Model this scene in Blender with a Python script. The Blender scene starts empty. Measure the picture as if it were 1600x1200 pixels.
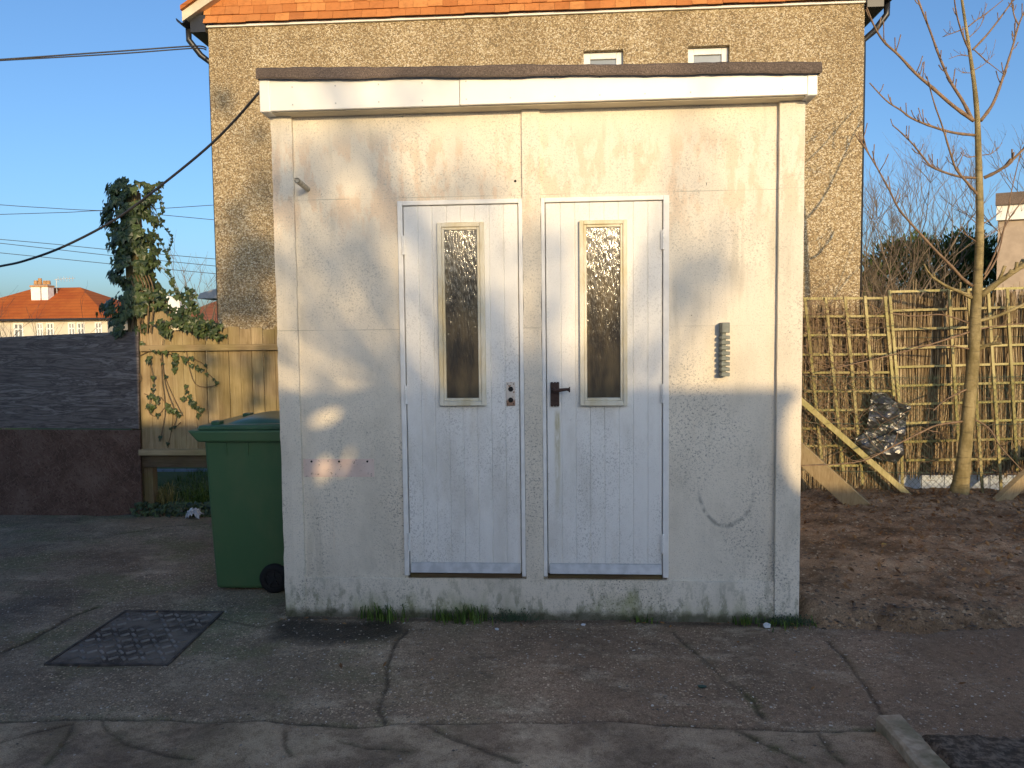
import bpy, bmesh, math, random
import numpy as np
from mathutils import Vector, Matrix, Euler
R_ = math.radians
S = bpy.context.scene
COL = S.collection

# ------------------------------------------------------------------ camera
CAM = Vector((0.0, -4.0, 1.517))
YAW, PITCH, ROLL, FPX = R_(-3.681), R_(-3.673), R_(-0.646), 1200.0
fw = Vector((math.sin(YAW)*math.cos(PITCH), math.cos(YAW)*math.cos(PITCH), math.sin(PITCH)))
_r0 = Vector((math.cos(YAW), -math.sin(YAW), 0)); _u0 = _r0.cross(fw)
RT = _r0*math.cos(ROLL) + _u0*math.sin(ROLL)
UP = -_r0*math.sin(ROLL) + _u0*math.cos(ROLL)
cd = bpy.data.cameras.new('camera'); cam = bpy.data.objects.new('camera', cd); COL.objects.link(cam)
m = Matrix((RT, UP, -fw)).transposed().to_4x4(); m.translation = CAM
cam.matrix_world = m
cd.sensor_width = 36.0; cd.lens = 36.0*FPX/1600.0; cd.clip_start = .05; cd.clip_end = 2000
S.camera = cam

# ------------------------------------------------------------------ light
SUN_EL, SUN_AZ = R_(10.0), R_(16.0)          # azimuth: to the right of straight behind the yard
TOSUN = Vector((math.sin(SUN_AZ)*math.cos(SUN_EL), -math.cos(SUN_AZ)*math.cos(SUN_EL), math.sin(SUN_EL)))
w = bpy.data.worlds.new('World'); S.world = w; w.use_nodes = True
wn = w.node_tree; sky = wn.nodes.new('ShaderNodeTexSky'); sky.sky_type = 'NISHITA'
sky.sun_disc = False; sky.sun_elevation = SUN_EL
sky.sun_rotation = math.atan2(TOSUN.x, TOSUN.y)
sky.air_density = 0.9; sky.dust_density = 2.2; sky.ozone_density = 3.9; sky.altitude = 0
bg = wn.nodes['Background']; bg.inputs['Strength'].default_value = 0.15
wn.links.new(sky.outputs[0], bg.inputs[0])
sl = bpy.data.lights.new('sun', 'SUN'); sl.energy = 2.35; sl.angle = R_(0.53); sl.color = (1.0, .74, .40)
so = bpy.data.objects.new('sun', sl); COL.objects.link(so)
so.rotation_euler = TOSUN.to_track_quat('Z', 'Y').to_euler(); so.location = TOSUN*60
S.view_settings.view_transform = 'Standard'; S.view_settings.look = 'None'
S.view_settings.exposure = 0.72; S.view_settings.gamma = 1.0
S.render.engine = 'CYCLES'
S.cycles.max_bounces = 6; S.cycles.use_denoising = True

# ------------------------------------------------------------------ helpers
def ray(px, py):
    return RT*((px-800)/FPX) + UP*((600-py)/FPX) + fw
def P(px, py, Y):
    d = ray(px, py); return CAM + d*((Y-CAM.y)/d.y)
def G(px, py, z=0.0):
    d = ray(px, py); return CAM + d*((z-CAM.z)/d.z)
def ppm(Y): return FPX/(Y-CAM.y)              # pixels of the photograph per metre at depth Y

class MB:
    def __init__(s): s.v = []; s.f = []; s.m = []; s.mi = 0
    def face(s, idx): s.f.append(tuple(idx)); s.m.append(s.mi)
    def add(s, vs, fs):
        b = len(s.v); s.v += [tuple(v) for v in vs]
        for f in fs: s.face([b+i for i in f])
    def box(s, x0, x1, y0, y1, z0, z1):
        s.add([(x0,y0,z0),(x1,y0,z0),(x1,y1,z0),(x0,y1,z0),(x0,y0,z1),(x1,y0,z1),(x1,y1,z1),(x0,y1,z1)],
              [(0,3,2,1),(4,5,6,7),(0,1,5,4),(1,2,6,5),(2,3,7,6),(3,0,4,7)])
    def hexa(s, v8):
        s.add(v8, [(0,3,2,1),(4,5,6,7),(0,1,5,4),(1,2,6,5),(2,3,7,6),(3,0,4,7)])
    def prism(s, poly, y0, y1):               # poly [(x,z)] counter-clockwise seen from -Y
        n = len(poly)
        s.add([(x,y0,z) for x,z in poly]+[(x,y1,z) for x,z in poly],
              [tuple(range(n)), tuple(range(2*n-1,n-1,-1))]+[(i,i+n,(i+1)%n+n,(i+1)%n) for i in range(n)])
    def bar(s, a, b, wd, th, side=None):      # bar from a to b, wd along side, th across
        a, b = Vector(a), Vector(b); d = (b-a).normalized()
        sd = Vector(side) if side else (Vector((0,0,1)) if abs(d.z) < .9 else Vector((1,0,0)))
        sd = (sd - d*sd.dot(d)).normalized(); t = d.cross(sd)
        o = []
        for p in (a, b):
            for i, j in ((-1,-1),(1,-1),(1,1),(-1,1)): o.append(p + sd*(wd/2*i) + t*(th/2*j))
        s.add(o, [(0,3,2,1),(4,5,6,7),(0,1,5,4),(1,2,6,5),(2,3,7,6),(3,0,4,7)])
    def tube(s, pts, rad, n=8, cap=True):
        pts = [Vector(p) for p in pts]
        if not hasattr(rad, '__len__'): rad = [rad]*len(pts)
        b = len(s.v); ref = None
        for i, p in enumerate(pts):
            d = (pts[min(i+1,len(pts)-1)] - pts[max(i-1,0)])
            d = d.normalized() if d.length > 1e-9 else Vector((0,0,1))
            if ref is None: ref = d.orthogonal().normalized()
            ref = (ref - d*ref.dot(d)); ref = ref.normalized() if ref.length > 1e-6 else d.orthogonal().normalized()
            t = d.cross(ref)
            for k in range(n):
                a = 2*math.pi*k/n
                s.v.append(tuple(p + (ref*math.cos(a) + t*math.sin(a))*rad[i]))
        for i in range(len(pts)-1):
            for k in range(n):
                s.face((b+i*n+k, b+i*n+(k+1)%n, b+(i+1)*n+(k+1)%n, b+(i+1)*n+k))
        if cap:
            s.face([b+k for k in range(n)][::-1]); s.face([b+(len(pts)-1)*n+k for k in range(n)])
    def disc_cyl(s, c, axis, r, h, n=20):
        c, ax = Vector(c), Vector(axis).normalized()
        s.tube([c, c+ax*h], [r, r], n)
    def blob(s, c, r, sq=(1,1,1), seed=0, amp=.25):
        rn = random.Random(seed); bm = bmesh.new(); bmesh.ops.create_icosphere(bm, subdivisions=1, radius=1)
        b = len(s.v)
        for v in bm.verts:
            k = 1+rn.uniform(-amp, amp); s.v.append((c[0]+v.co.x*r*sq[0]*k, c[1]+v.co.y*r*sq[1]*k, c[2]+v.co.z*r*sq[2]*k))
        for f in bm.faces: s.face([b+v.index for v in f.verts])
        bm.free()
    def build(s, name, mats, parent=None, smooth=False, bevel=0, origin=None, seg=2):
        me = bpy.data.meshes.new(name)
        V = s.v
        if origin is not None: V = [(x-origin[0], y-origin[1], z-origin[2]) for x,y,z in V]
        me.from_pydata(V, [], s.f)
        mats = mats if isinstance(mats, (list, tuple)) else [mats]
        for q in mats: me.materials.append(q)
        if any(s.m): me.polygons.foreach_set('material_index', s.m)
        if smooth: me.polygons.foreach_set('use_smooth', [True]*len(me.polygons))
        me.update()
        o = bpy.data.objects.new(name, me); COL.objects.link(o)
        if origin is not None: o.location = origin
        if parent is not None:
            o.parent = parent; o.matrix_parent_inverse = Matrix.Translation(-Vector(parent.location))
        if bevel:
            bv = o.modifiers.new('bevel', 'BEVEL'); bv.width = bevel; bv.segments = seg; bv.limit_method = 'ANGLE'
        return o
def thing(name, label, cat, loc=(0,0,0), group=None):
    o = bpy.data.objects.new(name, None); COL.objects.link(o); o.location = loc; o.empty_display_size = .1
    return tag(o, label, cat, group)
def tag(o, label=None, cat=None, group=None, kind=None):
    if label: o['label'] = label
    if cat: o['category'] = cat
    if group: o['group'] = group
    if kind: o['kind'] = kind
    return o

# value noise in numpy
def vnoise(x, y, seed=0):
    rs = np.random.RandomState(seed); T = rs.rand(256, 256)
    xi = np.floor(x).astype(int); yi = np.floor(y).astype(int); fx = x-xi; fy = y-yi
    fx = fx*fx*(3-2*fx); fy = fy*fy*(3-2*fy)
    g = lambda a, b: T[a & 255, b & 255]
    return (g(xi,yi)*(1-fx)+g(xi+1,yi)*fx)*(1-fy) + (g(xi,yi+1)*(1-fx)+g(xi+1,yi+1)*fx)*fy
def fbm(x, y, oct=4, seed=0):
    s = 0; a = .5
    for i in range(oct):
        s = s + a*vnoise(x*2**i+17.3*i, y*2**i-9.1*i, seed+i); a *= .5
    return s

# ------------------------------------------------------------------ materials
class NT:
    def __init__(s, name, rough=.8, spec=.3):
        s.mat = bpy.data.materials.new(name); s.mat.use_nodes = True
        s.t = s.mat.node_tree; s.b = s.t.nodes['Principled BSDF']
        s.b.inputs['Roughness'].default_value = rough; s.b.inputs['Specular IOR Level'].default_value = spec
        s.co = s.n('ShaderNodeTexCoord').outputs['Object']
    def n(s, k): return s.t.nodes.new(k)
    def put(s, sock, v):
        if hasattr(v, 'is_linked'): s.t.links.new(v, sock)
        elif isinstance(v, tuple) and len(v) == 3 and sock.type == 'RGBA': sock.default_value = (*v, 1)
        else: sock.default_value = v
    def mapv(s, scale=(1,1,1), loc=(0,0,0), vec=None, rot=(0,0,0)):
        q = s.n('ShaderNodeMapping'); s.put(q.inputs[0], vec or s.co); q.inputs['Scale'].default_value = scale
        q.inputs['Location'].default_value = loc; q.inputs['Rotation'].default_value = rot; return q.outputs[0]
    def noise(s, scale, det=4, vec=None, rough=.55, dist=0, color=False):
        q = s.n('ShaderNodeTexNoise'); s.put(q.inputs['Vector'], vec or s.co)
        q.inputs['Scale'].default_value = scale; q.inputs['Detail'].default_value = det
        q.inputs['Roughness'].default_value = rough; q.inputs['Distortion'].default_value = dist
        return q.outputs['Color' if color else 'Fac']
    def vor(s, scale, vec=None, out='Color', feat='F1', rnd=1):
        q = s.n('ShaderNodeTexVoronoi'); s.put(q.inputs['Vector'], vec or s.co); q.feature = feat
        q.inputs['Scale'].default_value = scale; q.inputs['Randomness'].default_value = rnd; return q.outputs[out]
    def ramp(s, fac, stops, interp='LINEAR'):
        q = s.n('ShaderNodeValToRGB'); s.put(q.inputs[0], fac); e = q.color_ramp.elements; q.color_ramp.interpolation = interp
        while len(e) < len(stops): e.new(.5)
        for i, (p, c) in enumerate(stops):
            e[i].position = p; c = (c,c,c) if not isinstance(c, tuple) else c; e[i].color = (*c, 1)
        return q.outputs[0]
    def mix(s, fac, a, b, mode='MIX'):
        q = s.n('ShaderNodeMix'); q.data_type = 'RGBA'; q.blend_type = mode
        s.put(q.inputs[0], fac); s.put(q.inputs[6], a); s.put(q.inputs[7], b); return q.outputs[2]
    def ma(s, op, a, b=0.0, clamp=False):
        q = s.n('ShaderNodeMath'); q.operation = op; q.use_clamp = clamp; s.put(q.inputs[0], a); s.put(q.inputs[1], b); return q.outputs[0]
    def xyz(s):
        q = s.n('ShaderNodeSeparateXYZ'); s.t.links.new(s.co, q.inputs[0]); return q.outputs
    def rng(s, v, a, b, c=0.0, d=1.0):
        q = s.n('ShaderNodeMapRange'); s.put(q.inputs[0], v)
        for i, k in enumerate((a,b,c,d)): q.inputs[i+1].default_value = k
        q.interpolation_type = 'SMOOTHSTEP'; return q.outputs[0]
    def attr(s, name):
        q = s.n('ShaderNodeAttribute'); q.attribute_name = name; return q.outputs['Fac']
    def bump(s, h, strength=.5, dist=.01):
        q = s.n('ShaderNodeBump'); q.inputs['Strength'].default_value = strength; q.inputs['Distance'].default_value = dist
        s.put(q.inputs['Height'], h)
        if getattr(s, 'lastb', None) is not None: s.t.links.new(s.lastb, q.inputs['Normal'])
        s.lastb = q.outputs[0]; s.t.links.new(q.outputs[0], s.b.inputs['Normal'])
    def scale(s, c, k):
        q = s.n('ShaderNodeVectorMath'); q.operation = 'MULTIPLY'; s.put(q.inputs[0], c); q.inputs[1].default_value = k; return q.outputs[0]
    def col(s, c): s.put(s.b.inputs['Base Color'], c); return s
    def rough(s, v): s.put(s.b.inputs['Roughness'], v)

def plain(name, c, rough=.6, spec=.4, var=.15, scale=30, metal=0, bump=0):
    n = NT(name, rough, spec)
    f = n.noise(scale, 4)
    n.col(n.mix(n.rng(f, .3, .7), tuple(k*(1-var) for k in c), tuple(min(1, k*(1+var)) for k in c)))
    n.b.inputs['Metallic'].default_value = metal
    if bump: n.bump(f, .6, bump)
    return n.mat

# painted shed wall: cream paint worn to peach, grey mildew specks, algae towards the ground
def wall_mat():
    n = NT('painted_concrete', .85, .2); X, Y, Z = n.xyz()
    base = n.mix(n.rng(n.noise(1.3, 4), .35, .65), (.735,.665,.55), (.785,.72,.605))
    # worn patches: bands of peach streaks high on the wall
    st = n.noise(9, 6, n.mapv((1.6,1,.55)), .65)
    band = n.ma('MULTIPLY', n.rng(Z, 1.95, 2.2), n.rng(Z, 2.62, 2.45))
    big = n.noise(1.7, 3, n.mapv((1,1,1.4), (3.1,0,1.2)))
    worn = n.ma('MULTIPLY', n.rng(n.ma('ADD', st, n.ma('MULTIPLY', big, .45)), .69, .80), band)
    base = n.mix(n.ma('MULTIPLY', worn, .62), base, (.70,.53,.38))
    s2 = n.rng(n.noise(6, 5, n.mapv((2.2,1,.25), (1,4,2)), .6), .62, .75)
    base = n.mix(n.ma('MULTIPLY', s2, .3), base, (.66,.52,.36))
    # mildew specks
    zone = n.rng(n.noise(2.2, 4, n.mapv((1,1,.6), (5,0,3)), .6), .41, .62)
    sp = n.rng(n.noise(105, 4, None, .75), .53, .63)
    low = n.rng(Z, 2.3, .2, .5, 1.0)
    base = n.mix(n.ma('MULTIPLY', n.ma('MULTIPLY', sp, zone), n.ma('MULTIPLY', low, .95)), base, (.17,.165,.15))
    sp3 = n.rng(n.noise(150, 3, None, .65), .57, .67)
    base = n.mix(n.ma('MULTIPLY', sp3, .5), base, (.25,.24,.22))
    dirt = n.rng(n.noise(3.5, 5, n.mapv((1,1,.45), (9,1,2)), .6), .5, .75)
    base = n.mix(n.ma('MULTIPLY', n.ma('MULTIPLY', dirt, low), .45), base, (.40,.37,.30))
    grime = n.ma('MULTIPLY', n.rng(n.noise(1.9, 6, n.mapv((1.2,1,.55), (2,0,8)), .68), .47, .68), n.rng(Z, 2.5, 1.6, .25, 1.0))
    base = n.mix(n.ma('MULTIPLY', grime, .35), base, (.43,.40,.33))
    drip = n.ma('MULTIPLY', n.rng(n.noise(12, 4, n.mapv((1,1,.07), (0,0,3)), .6), .56, .68), n.rng(n.noise(1.4,3), .42, .6))
    base = n.mix(n.ma('MULTIPLY', drip, .3), base, (.38,.34,.26))
    # dark chips
    ch = n.rng(n.noise(38, 3, n.mapv((1,1,.7), (2,2,7)), .6), .735, .75)
    base = n.mix(n.ma('MULTIPLY', ch, .75), base, (.09,.085,.075))
    # algae near the ground
    al = n.ma('MULTIPLY', n.rng(n.ma('ADD', Z, n.ma('MULTIPLY', n.noise(4.5, 5, n.mapv((1,1,.5)), .68), -.75)), -.24, -.47), 1.0)
    base = n.mix(n.ma('MULTIPLY', al, .75), base, (.20,.225,.06))
    al2 = n.ma('MULTIPLY', n.rng(n.noise(22, 5, n.mapv((1,1,.5)), .7), .5, .62), n.rng(Z, .32, .0))
    base = n.mix(n.ma('MULTIPLY', al2, .6), base, (.12,.13,.06))
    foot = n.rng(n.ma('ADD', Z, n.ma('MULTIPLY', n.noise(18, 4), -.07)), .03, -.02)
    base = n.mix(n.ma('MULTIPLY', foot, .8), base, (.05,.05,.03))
    # joints between the precast panels
    for z0 in (JZ1, JZ2):
        l = n.ma('COMPARE', Z, z0); n.t.nodes[-1].inputs[2].default_value = .0022
        base = n.mix(n.ma('MULTIPLY', l, n.rng(n.noise(3, 3), .4, .6, .1, .55)), base, (.3,.28,.22))
    # swing mark: an arc rubbed into the paint right of the doors
    dx = n.ma('SUBTRACT', X, ARC[0]); dz = n.ma('MULTIPLY', n.ma('SUBTRACT', Z, ARC[1]), .75)
    rr = n.ma('SQRT', n.ma('ADD', n.ma('MULTIPLY', dx, dx), n.ma('MULTIPLY', dz, dz)))
    rr = n.ma('ADD', rr, n.ma('MULTIPLY', n.noise(9, 3), .02))
    arc = n.ma('MULTIPLY', n.rng(n.ma('ABSOLUTE', n.ma('SUBTRACT', rr, ARC[2])), .014, .001), n.rng(dz, .02, -.06))
    base = n.mix(n.ma('MULTIPLY', n.ma('MULTIPLY', arc, n.rng(n.noise(30,4), .3, .6)), .75), base, (.24,.23,.20))
    n.col(base)
    n.bump(n.noise(55, 5, n.mapv((1,1,.9)), .7), .35, .006)
    n.bump(n.noise(7, 4), .3, .01)
    return n.mat
JZ1 = P(600, 310, .03).z; JZ2 = P(600, 515, .03).z
_a = P(1135, 765, .03); ARC = (_a.x, _a.z, .15)

def door_mat():
    n = NT('white_door_paint', .55, .35); X, Y, Z = n.xyz()
    base = n.mix(n.rng(n.noise(2, 3), .3, .7), (.79,.775,.735), (.84,.825,.785))
    rnd = n.ma('FRACT', n.ma('MULTIPLY', n.ma('SINE', n.ma('MULTIPLY', n.ma('FLOOR', n.ma('DIVIDE', X, .0785)), 12.99)), 43.7))
    zone = n.rng(n.ma('ADD', n.noise(3, 4, n.mapv((1,1,.5)), .6), n.ma('MULTIPLY', rnd, .07)), .38, .66)
    low = n.rng(Z, 1.9, .9, .45, 1.0)
    sp = n.rng(n.noise(150, 4, n.mapv((1,1,.8)), .7, .5), .52, .62)
    base = n.mix(n.ma('MULTIPLY', n.ma('MULTIPLY', sp, zone), n.ma('MULTIPLY', low, .6)), base, (.26,.25,.235))
    gr = n.rng(n.noise(2.6, 6, n.mapv((1.4,1,.5), (3,0,1)), .68), .45, .68)
    base = n.mix(n.ma('MULTIPLY', n.ma('MULTIPLY', gr, low), .4), base, (.47,.44,.38))
    sp4 = n.rng(n.noise(320, 3, None, .7), .56, .68)
    base = n.mix(n.ma('MULTIPLY', sp4, .28), base, (.3,.29,.27))
    sp2 = n.rng(n.noise(34, 5, n.mapv((1,1,.8), (4,0,0)), .7, 1.2), .66, .72)
    base = n.mix(n.ma('MULTIPLY', n.ma('MULTIPLY', sp2, low), .45), base, (.25,.25,.25))
    tint = n.ma('MULTIPLY', n.rng(n.noise(4, 4, n.mapv((3,1,.4))), .55, .75), .25)
    base = n.mix(tint, base, (.66,.6,.5))
    # ochre run below the lever plate
    run = n.ma('MULTIPLY', n.rng(n.ma('ABSOLUTE', n.ma('SUBTRACT', X, RUNX)), .022, .006), n.ma('MULTIPLY', n.rng(Z, 1.14, 1.09), n.rng(Z, .45, 1.0)))
    base = n.mix(n.ma('MULTIPLY', n.ma('MULTIPLY', run, n.rng(n.noise(14, 5, n.mapv((3,1,.5)), .7), .3, .6)), .75), base, (.42,.36,.17))
    n.col(base); n.bump(n.noise(120, 3), .15, .002)
    return n.mat
RUNX = P(871, 700, 0).x

def pebble_mat():
    n = NT('pebbledash', .9, .2); X, Y, Z = n.xyz()
    c = n.vor(84, out='Color'); q = n.n('ShaderNodeSeparateColor'); n.t.links.new(c, q.inputs[0])
    col = n.ramp(q.outputs[0], [(0,(.11,.075,.04)),(.16,(.25,.165,.075)),(.42,(.38,.285,.15)),(.62,(.54,.43,.265)),(.82,(.72,.64,.48)),(1,(.84,.79,.66))], 'CONSTANT')
    d = n.vor(84, out='Distance')
    col = n.mix(n.rng(d, .55, .95), col, (.16,.115,.065))
    big = n.rng(n.noise(1.1, 5, n.mapv((1.3,1,.35)), .65), .38, .66)
    col = n.mix(n.ma('MULTIPLY', big, .5), col, (.42,.34,.22), 'MULTIPLY')
    n.col(n.mix(.25, col, (.46,.37,.235)))
    n.bump(n.ma('SUBTRACT', 1.0, d), .7, .01)
    return n.mat

def wood_mat(name, a, b, green=.0, axis='Z', rough=.85):
    n = NT(name, rough, .2)
    sc = {'Z':(14,14,1.1), 'X':(1.1,14,14)}[axis]
    g = n.noise(4, 6, n.mapv(sc), .65, .6)
    col = n.mix(n.rng(g, .3, .7), a, b)
    col = n.mix(n.ma('MULTIPLY', n.rng(n.noise(3, 4), .45, .7), .45), col, tuple(k*.55 for k in a))
    if green: col = n.mix(n.ma('MULTIPLY', n.rng(n.noise(2.2, 4), .42, .62), green), col, (.23,.235,.04))
    col = n.mix(1.0, col, n.ramp(n.n('ShaderNodeObjectInfo').outputs['Random'], [(0,(.68,.66,.62)),(1,(1,1,1))]), 'MULTIPLY')
    n.col(col); n.bump(g, .5, .004)
    return n.mat

M = {}
M['wall'] = wall_mat(); M['door'] = door_mat(); M['pebble'] = pebble_mat()
M['pvc'] = plain('white_upvc', (.84,.82,.77), .35, .4, .03, 6)
M['frame'] = plain('white_frame_paint', (.80,.785,.75), .5, .35, .06, 14)
n = NT('cream_bead_paint', .5, .35)
n.col(n.mix(n.rng(n.noise(7, 5, n.mapv((1,1,.4)), .65), .38, .68), (.74,.69,.56), (.58,.49,.30))); n.bump(n.noise(60, 3), .2, .003)
M['bead'] = n.mat
n = NT('roofing_felt', .95, .15)
f = n.noise(160, 3, None, .7); big = n.noise(2.2, 4)
n.col(n.mix(n.rng(big, .35, .65), n.ramp(f, [(.3,(.075,.058,.048)),(.55,(.19,.145,.118)),(.75,(.34,.27,.22))]), n.ramp(f, [(.3,(.065,.052,.045)),(.6,(.15,.118,.10)),(.8,(.28,.22,.19))])))
n.bump(f, .8, .006); n.bump(n.noise(5, 3), .4, .02); M['felt'] = n.mat
# rain-pattern obscured glass
n = NT('obscured_glass', .10, .6)
s1 = n.noise(95, 3, n.mapv((1.7,1,.16)), .6, .9); s2 = n.vor(85, n.mapv((1.2,1,.35)), 'Distance', 'SMOOTH_F1')
gl = n.noise(5, 3, n.mapv((2,1,.6)))
n.col(n.mix(n.rng(gl, .35, .65), (.04,.032,.02), (.125,.095,.05)))
n.bump(n.ma('ADD', s1, n.ma('MULTIPLY', s2, .55)), .9, .0025)
n.b.inputs['IOR'].default_value = 1.65
n.b.inputs['Coat Weight'].default_value = .0
M['obscured'] = n.mat
M['alu'] = plain('weather_bar_metal', (.47,.47,.465), .5, .5, .15, 20, .2)
M['rustplate'] = plain('brown_rusted_steel', (.050,.026,.020), .55, .5, .35, 60, .3, .002)
n = NT('rust_spotted_white_plate', .5, .4); X, Y, Z = n.xyz()
rz = P(798, 628, 0).z
n.col(n.mix(n.ma('MAXIMUM', n.rng(n.noise(70, 4), .58, .68), n.ma('MULTIPLY', n.rng(Z, rz+.02, rz), .85)), (.66,.58,.50), (.24,.11,.05))); M['whiteplate'] = n.mat
M['dark'] = plain('dark_hole', (.012,.011,.010), .7, .3, .2)
M['black'] = plain('black_plastic', (.018,.018,.020), .4, .5, .2, 20)
M['grey'] = plain('grey_plastic', (.17,.19,.17), .55, .4, .2, 40)
n = NT('bare_pink_plaster', .9, .15)
n.col(n.mix(n.rng(n.noise(60, 5, None, .7), .57, .68), n.mix(n.rng(n.noise(8,4), .35, .65), (.68,.53,.46), (.73,.60,.53)), (.30,.24,.2))); n.bump(n.noise(70,3), .2, .003)
M['plaster'] = n.mat
M['pipe'] = plain('painted_pipe', (.46,.42,.33), .6, .3, .25, 40)
# clay tiles
def tile_mat(name, stops, scale):
    n = NT(name, .85, .2); r = n.noise(scale, 2, None, .5); g = n.n('ShaderNodeNewGeometry').outputs['Random Per Island']
    col = n.ramp(g, stops); col = n.mix(n.ma('MULTIPLY', n.rng(n.noise(14,4,None,.65), .45, .7), .35), col, tuple(k*.6 for k in stops[0][1]))
    n.col(col); n.bump(n.noise(60,3), .3, .004); return n.mat
M['tile'] = tile_mat('orange_clay_tile', [(0,(.42,.15,.045)),(.5,(.52,.20,.063)),(.85,(.60,.26,.085)),(1,(.36,.12,.04))], 10)
def roof_mat(name, a, b, row):
    n = NT(name, .85, .2); X, Y, Z = n.xyz()
    k = n.ma('FRACT', n.ma('DIVIDE', Z, row))
    col = n.mix(n.rng(n.noise(.5, 5, None, .65), .35, .65), a, b)
    col = n.mix(n.ma('MULTIPLY', n.rng(k, .22, .0), .55), col, tuple(q*.35 for q in a))
    col = n.mix(n.ma('MULTIPLY', n.rng(n.noise(5,4,None,.7), .5, .7), .3), col, tuple(q*.6 for q in a))
    n.col(col); n.bump(k, .4, .05); return n.mat
M['farroof'] = roof_mat('orange_roof_tiles', (.40,.095,.022), (.50,.14,.03), .2)
M['farroof_brown'] = roof_mat('brown_roof_tiles', (.27,.10,.05), (.34,.13,.07), .2)
M['houseroof'] = roof_mat('gable_roof_tiles', (.34,.10,.03), (.44,.15,.045), .1)
M['cream'] = plain('cream_render', (.62,.56,.45), .9, .2, .08, 1.5)
M['white'] = plain('white_paint', (.80,.79,.76), .6, .3, .06, 5)
M['winglass'] = plain('dark_window_glass', (.20,.215,.22), .12, .8, .1, 2)
M['soffit'] = plain('cream_soffit_board', (.60,.53,.40), .7, .3, .12, 6)
M['pot'] = plain('buff_clay_pot', (.42,.24,.11), .85, .2, .2, 8)
M['darkpaint'] = plain('black_gutter_paint', (.02,.021,.025), .4, .5, .2, 8)
M['binlid'] = plain('green_bin_lid', (.045,.12,.06), .30, .6, .15, 10)
n = NT('green_bin_plastic', .42, .45)
n.col(n.mix(n.ma('MULTIPLY', n.rng(n.noise(5,5,n.mapv((1,1,.6)),.65), .42, .72), .55), (.062,.135,.060), (.10,.150,.070)))
n.bump(n.noise(150,2), .15, .002); M['bin'] = n.mat
M['rubber'] = plain('black_rubber', (.013,.013,.014), .75, .3, .2, 30)
M['fence'] = wood_mat('weathered_fence_board', (.34,.25,.14), (.50,.39,.24), .22)
M['fencerail'] = wood_mat('weathered_fence_rail', (.36,.27,.15), (.50,.39,.235), .3, 'X')
M['gravelboard'] = wood_mat('brown_gravel_board', (.11,.08,.05), (.17,.125,.08), .2, 'X')
M['trellis'] = wood_mat('mossy_trellis_batten', (.42,.355,.165), (.60,.52,.27), .4)
M['post'] = wood_mat('old_timber_post', (.20,.15,.09), (.30,.235,.14), .3)
M['plank'] = wood_mat('bare_timber_plank', (.33,.245,.14), (.46,.36,.22), .25)
M['reed'] = None
n = NT('brushwood_reed', .85, .2); g = n.n('ShaderNodeNewGeometry').outputs['Random Per Island']
n.col(n.mix(n.ma('MULTIPLY', n.rng(n.noise(9,4), .4, .7), .4), n.ramp(g, [(0,(.09,.058,.03)),(.4,(.26,.185,.10)),(.8,(.43,.33,.19)),(1,(.58,.47,.30))]), (.08,.05,.03))); M['reed'] = n.mat
M['wire'] = plain('green_wire', (.045,.075,.05), .5, .4, .2)
M['cable'] = plain('black_cable', (.035,.035,.04), .5, .4, .1)
n = NT('black_polythene', .33, .9); n.col(n.mix(n.rng(n.noise(6,4), .4, .7), (.025,.025,.027), (.06,.06,.064))); n.bump(n.noise(11,3,None,.5,.6), .7, .02); M['poly'] = n.mat
# plywood, weathered dark, with long grain
n = NT('weathered_plywood', .85, .2)
g = n.noise(2.6, 8, n.mapv((.55,1,3.4)), .64, 2.6); g2 = n.noise(20, 4, n.mapv((.3,1,4)), .6, .8)
col = n.ramp(g, [(.28,(.04,.034,.03)),(.42,(.19,.17,.155)),(.50,(.075,.065,.06)),(.58,(.28,.26,.24)),(.66,(.10,.086,.078)),(.8,(.22,.20,.18))])
col = n.mix(n.ma('MULTIPLY', n.rng(g2, .5, .62), .55), col, (.026,.022,.02))
X, Y, Z = n.xyz()
col = n.mix(n.ma('MULTIPLY', n.rng(n.ma('ADD', X, n.ma('MULTIPLY', n.noise(2,3), .8)), -3.2, -2.5), .6), col, (.085,.055,.040))
n.col(n.mix(.4, n.scale(col, (1.5,1.4,1.38)), (.105,.094,.09))); n.bump(g, .6, .01); n.bump(g2, .4, .004); M['ply'] = n.mat
n = NT('rotten_chipboard', .9, .15)
col = n.ramp(n.noise(2.6, 5, None, .65), [(.3,(.055,.034,.026)),(.5,(.135,.085,.066)),(.7,(.21,.15,.12))])
hh = None
for k, (ang, th) in enumerate(((.5,.57),(-.7,.58),(1.3,.58),(-1.2,.58))):
    st = n.noise(9, 3, n.mapv((1.6,1,9), (k*3.1,0,k*1.7), n.mapv((1,1,1), (0,0,0), None, (0,ang,0))), .6, .5)
    col = n.mix(n.ma('MULTIPLY', n.rng(st, th, th+.09), .38), col, (.30,.215,.175) if k % 2 else (.26,.19,.155))
    hh = st if hh is None else n.ma('ADD', hh, st)
col = n.mix(n.ma('MULTIPLY', n.rng(n.noise(40,5,None,.7), .52, .66), .7), col, (.04,.026,.02))
n.col(n.mix(.25, n.scale(col, (1.15,1.05,1.0)), (.13,.085,.065))); n.bump(hh, .6, .012); M['chip'] = n.mat
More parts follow.
